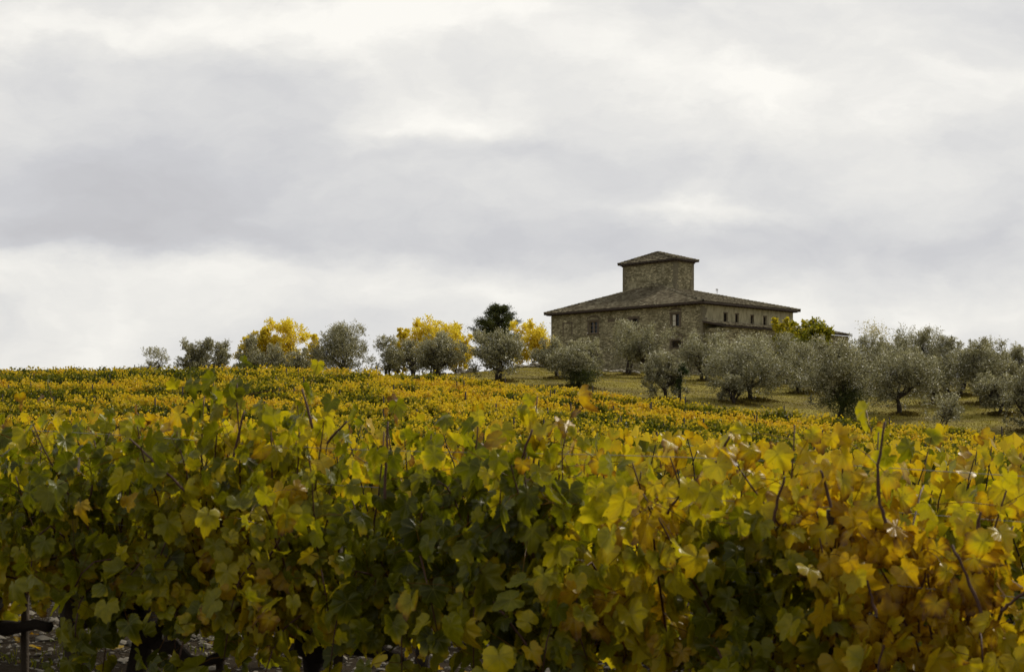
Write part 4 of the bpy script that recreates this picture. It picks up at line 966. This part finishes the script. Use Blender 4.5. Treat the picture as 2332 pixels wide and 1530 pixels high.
def hip_roof(x0, x1, y0, y1, z, apex, name, seed, over, parent, thick=.14):
    rng = np.random.default_rng(seed); X0, X1, Y0, Y1 = x0-over, x1+over, y0-over, y1+over
    K = [(X0, Y0, z), (X1, Y0, z), (X1, Y1, z), (X0, Y1, z)]
    mb = MB(); low = [(p[0], p[1], p[2]-thick) for p in K]
    mb.add(K+[apex]+low, [(0, 1, 4), (1, 2, 4), (2, 3, 4), (3, 0, 4), (5, 8, 7, 6), (0, 5, 6, 1), (1, 6, 7, 2), (2, 7, 8, 3), (3, 8, 5, 0)])
    root = obj(name, mb.mesh(name, M['wood_dark']), parent)
    V, F, R = [], [], []
    for i in range(4): tiled_plane(V, F, R, K[i], K[(i+1) % 4], apex, rng=rng)
    obj('tiles', make_mesh('tiles', np.array(V), [np.array(F)], M['tile'], {'ripe': R}, smooth=False), root)
    cap = MB()
    for p in K:
        p = np.array(p); q_ = np.array(apex); L = np.linalg.norm(q_-p); k = int(L/.42)
        for s_ in range(k):
            a_ = p+(q_-p)*s_/k; b_ = p+(q_-p)*min((s_+1.12)/k, 1); cap.tube([a_+(0, 0, .10+rng.normal(0, .01)), b_+(0, 0, .075)], [.125, .10], 7)
    me = cap.mesh('ridge_caps', M['tile'], False); at = me.attributes.new('ripe', 'FLOAT', 'POINT'); at.data.foreach_set('value', np.repeat(np.clip(rng.normal(.5, .2, len(me.vertices)//15+1), 0, 1), 15)[:len(me.vertices)].astype(np.float32))
    obj('ridge_caps', me, root)
    # rafter ends under the eaves
    rf = MB()
    for (sx, sy, nx, ny, L) in ((X0, Y0, 0, 1, Y1-Y0), (X0, Y0, 1, 0, X1-X0)):
        for s_ in np.arange(.3, L-.3, .55):
            if nx: rf.box((sx+s_-.05, sy+.05, z-thick-.11), (sx+s_+.05, y0+.1, z-thick-.001))
            else: rf.box((sx+.05, sy+s_-.05, z-thick-.11), (x0+.1, sy+s_+.05, z-thick-.001))
    obj('rafter_ends', rf.mesh('rafter_ends', M['wood_dark']), root)
    return root
PX, PY, PZ = 7.0, 12.5, EYE+15.45
roof = hip_roof(0, LX, 0, LY, EZ+.14, (PX, PY, PZ), 'roof', 41, .62, house)
# tower
TX0, TX1, TY0, TY1 = 7.02, 10.35, 9.4, 17.5; TZ = EYE+18.1
tm = MB(); c = [(TX0, TY0), (TX1, TY0), (TX1, TY1), (TX0, TY1)]
for k in range(4):
    (ax, ay), (bx, by) = c[k], c[(k+1) % 4]; tm.add([(ax, ay, EZ-1), (bx, by, EZ-1), (bx, by, TZ), (ax, ay, TZ)], [(0, 1, 2, 3)])
tower = obj('tower', tm.mesh('tower', M['stone_tower']), house)
q = MB(); rng = np.random.default_rng(8)
for (cx_, cy_, sx, sy) in ((TX0, TY0, 1, 1), (TX0, TY1, 1, -1), (TX1, TY0, -1, 1)):
    z = EZ
    while z < TZ-.35:
        h = rng.uniform(.16, .30); a, b = rng.uniform(.25, .7, 2)*1.0; o_ = .012+rng.uniform(0, .012)
        xs_ = sorted((cx_-sx*o_, cx_+sx*a)); ys_ = sorted((cy_-sy*o_, cy_+sy*b)); q.box((xs_[0], ys_[0], z+.008), (xs_[1], ys_[1], z+h-.008)); z += h
obj('corner_stones', q.mesh('corner_stones', M['quoin']), tower)
q = MB(); q.box((TX0-.10, TY0-.10, TZ-.20), (TX1+.10, TY1+.10, TZ-.06)); obj('cornice', q.mesh('cornice', M['surround']), tower)
hip_roof(TX0, TX1, TY0, TY1, TZ+.10, ((TX0+TX1)/2, (TY0+TY1)/2, EYE+19.45), 'tower_roof', 42, .44, tower, .10)
# low gabled stone piece where the roof meets the tower
g = MB(); gy0, gy1, gx = 9.6, 16.2, TX0-1.0
def roofz(x, y): 
    return EZ+.14+(PZ-EZ-.14)*max(0, min((x+.62)/(PX+.62), (y+.62)/(PY+.62), (LY+.62-y)/(LY+.62-PY)))
ys = np.linspace(gy0, gy1, 9); top = [PZ-.62+.62*(1-abs(y-12.6)/3.4)+.0 for y in ys]
top = [max(t_, roofz(gx, y)+.05) for t_, y in zip(top, ys)]
for i in range(8):
    g.add([(gx, ys[i], roofz(gx, ys[i])-.2), (gx, ys[i+1], roofz(gx, ys[i+1])-.2), (gx, ys[i+1], top[i+1]), (gx, ys[i], top[i]), (TX0, ys[i], top[i]+.12), (TX0, ys[i+1], top[i+1]+.12)], [(0, 1, 2, 3), (3, 2, 5, 4)])
g.add([(gx, gy0, EZ+1), (TX0, gy0, EZ+1), (TX0, gy0, top[0]+.12), (gx, gy0, top[0])], [(0, 1, 2, 3)])
obj('gable_upstand', g.mesh('gable_upstand', M['stone']), house)
# lean-to along the right facade, running on past the house
u = 0.0; LD, LL = 2.6, 24.5
ltop, leave = EYE+10.25, EYE+9.62
g = MB(); g.add([(-.05, -.001, ltop), (-.05, -LD-.35, leave), (LL, -LD-.35, leave), (LL, -.001, ltop), (-.05, -.001, ltop-.16), (-.05, -LD-.35, leave-.12), (LL, -LD-.35, leave-.12), (LL, -.001, ltop-.16)],
      [(0, 1, 2, 3), (4, 7, 6, 5), (0, 4, 5, 1), (1, 5, 6, 2), (2, 6, 7, 3)])
g.add([(LX, -.001, ltop), (LL, -.001, ltop), (LL, 4, ltop-.8), (LX, 4, ltop-.8)], [(0, 1, 2, 3)])
lr = obj('lean_to_roof', g.mesh('lean_to_roof', M['wood_dark']), house)
V, F, R = [], [], []; rng = np.random.default_rng(55)
a = np.array([-.1, -LD-.42, leave+.004]); bb = np.array([LL, -LD-.42, leave+.004])
sl = norm(np.array([0, LD+.35, ltop-leave])); nn = np.array([0, -sl[2], sl[1]])
for r in range(7):
    for k in range(int((LL+.1)/.24)):
        x0 = k*.24+rng.normal(0, .01); rp = np.clip(rng.normal(.5, .22), 0, 1); pts = []
        for (yy, rad, lift) in ((r*.42, .09, .05), (r*.42+.46, .07, .01)):
            for s_ in range(5): w = pi*s_/4; pts.append(a+np.array([x0+.12-cos(w)*rad*1.3, 0, 0])+sl*min(yy, 3.0)+nn*(sin(w)*rad+lift))
        b0 = len(V); V.extend(pts); R.extend([rp]*10)
        for s_ in range(4): F.append((b0+s_, b0+s_+1, b0+6+s_, b0+5+s_))
obj('tiles', make_mesh('tiles', np.array(V), [np.array(F)], M['tile'], {'ripe': R}, smooth=False), lr)
g = MB(); g.box((.6, -LD, BZ), (LL-.3, -.002, leave-.121)); g.box((LX+.003, -.0015, BZ), (LL-.3, 3.6, leave-.35)); obj('lean_to_wall', g.mesh('lean_to_wall', M['stone']), house)
# small antenna on the roof
g = MB(); ax_, ay_ = 10.6, 6.2
az_ = roofz(0, 0)+0; az_ = EZ+.14+(PZ-EZ-.14)*min((ay_+.75)/(PY+.75), (LX+.75-ax_)/(LX+.75-PX))
g.tube([(ax_, ay_, az_-.1), (ax_, ay_, az_+.85)], .03, 6); g.box((ax_-.25, ay_-.02, az_+.55), (ax_+.2, ay_+.02, az_+.60)); g.box((ax_-.18, ay_-.05, az_+.70), (ax_+.12, ay_+.05, az_+.85))
obj('antenna', g.mesh('antenna', M['metal']), house)
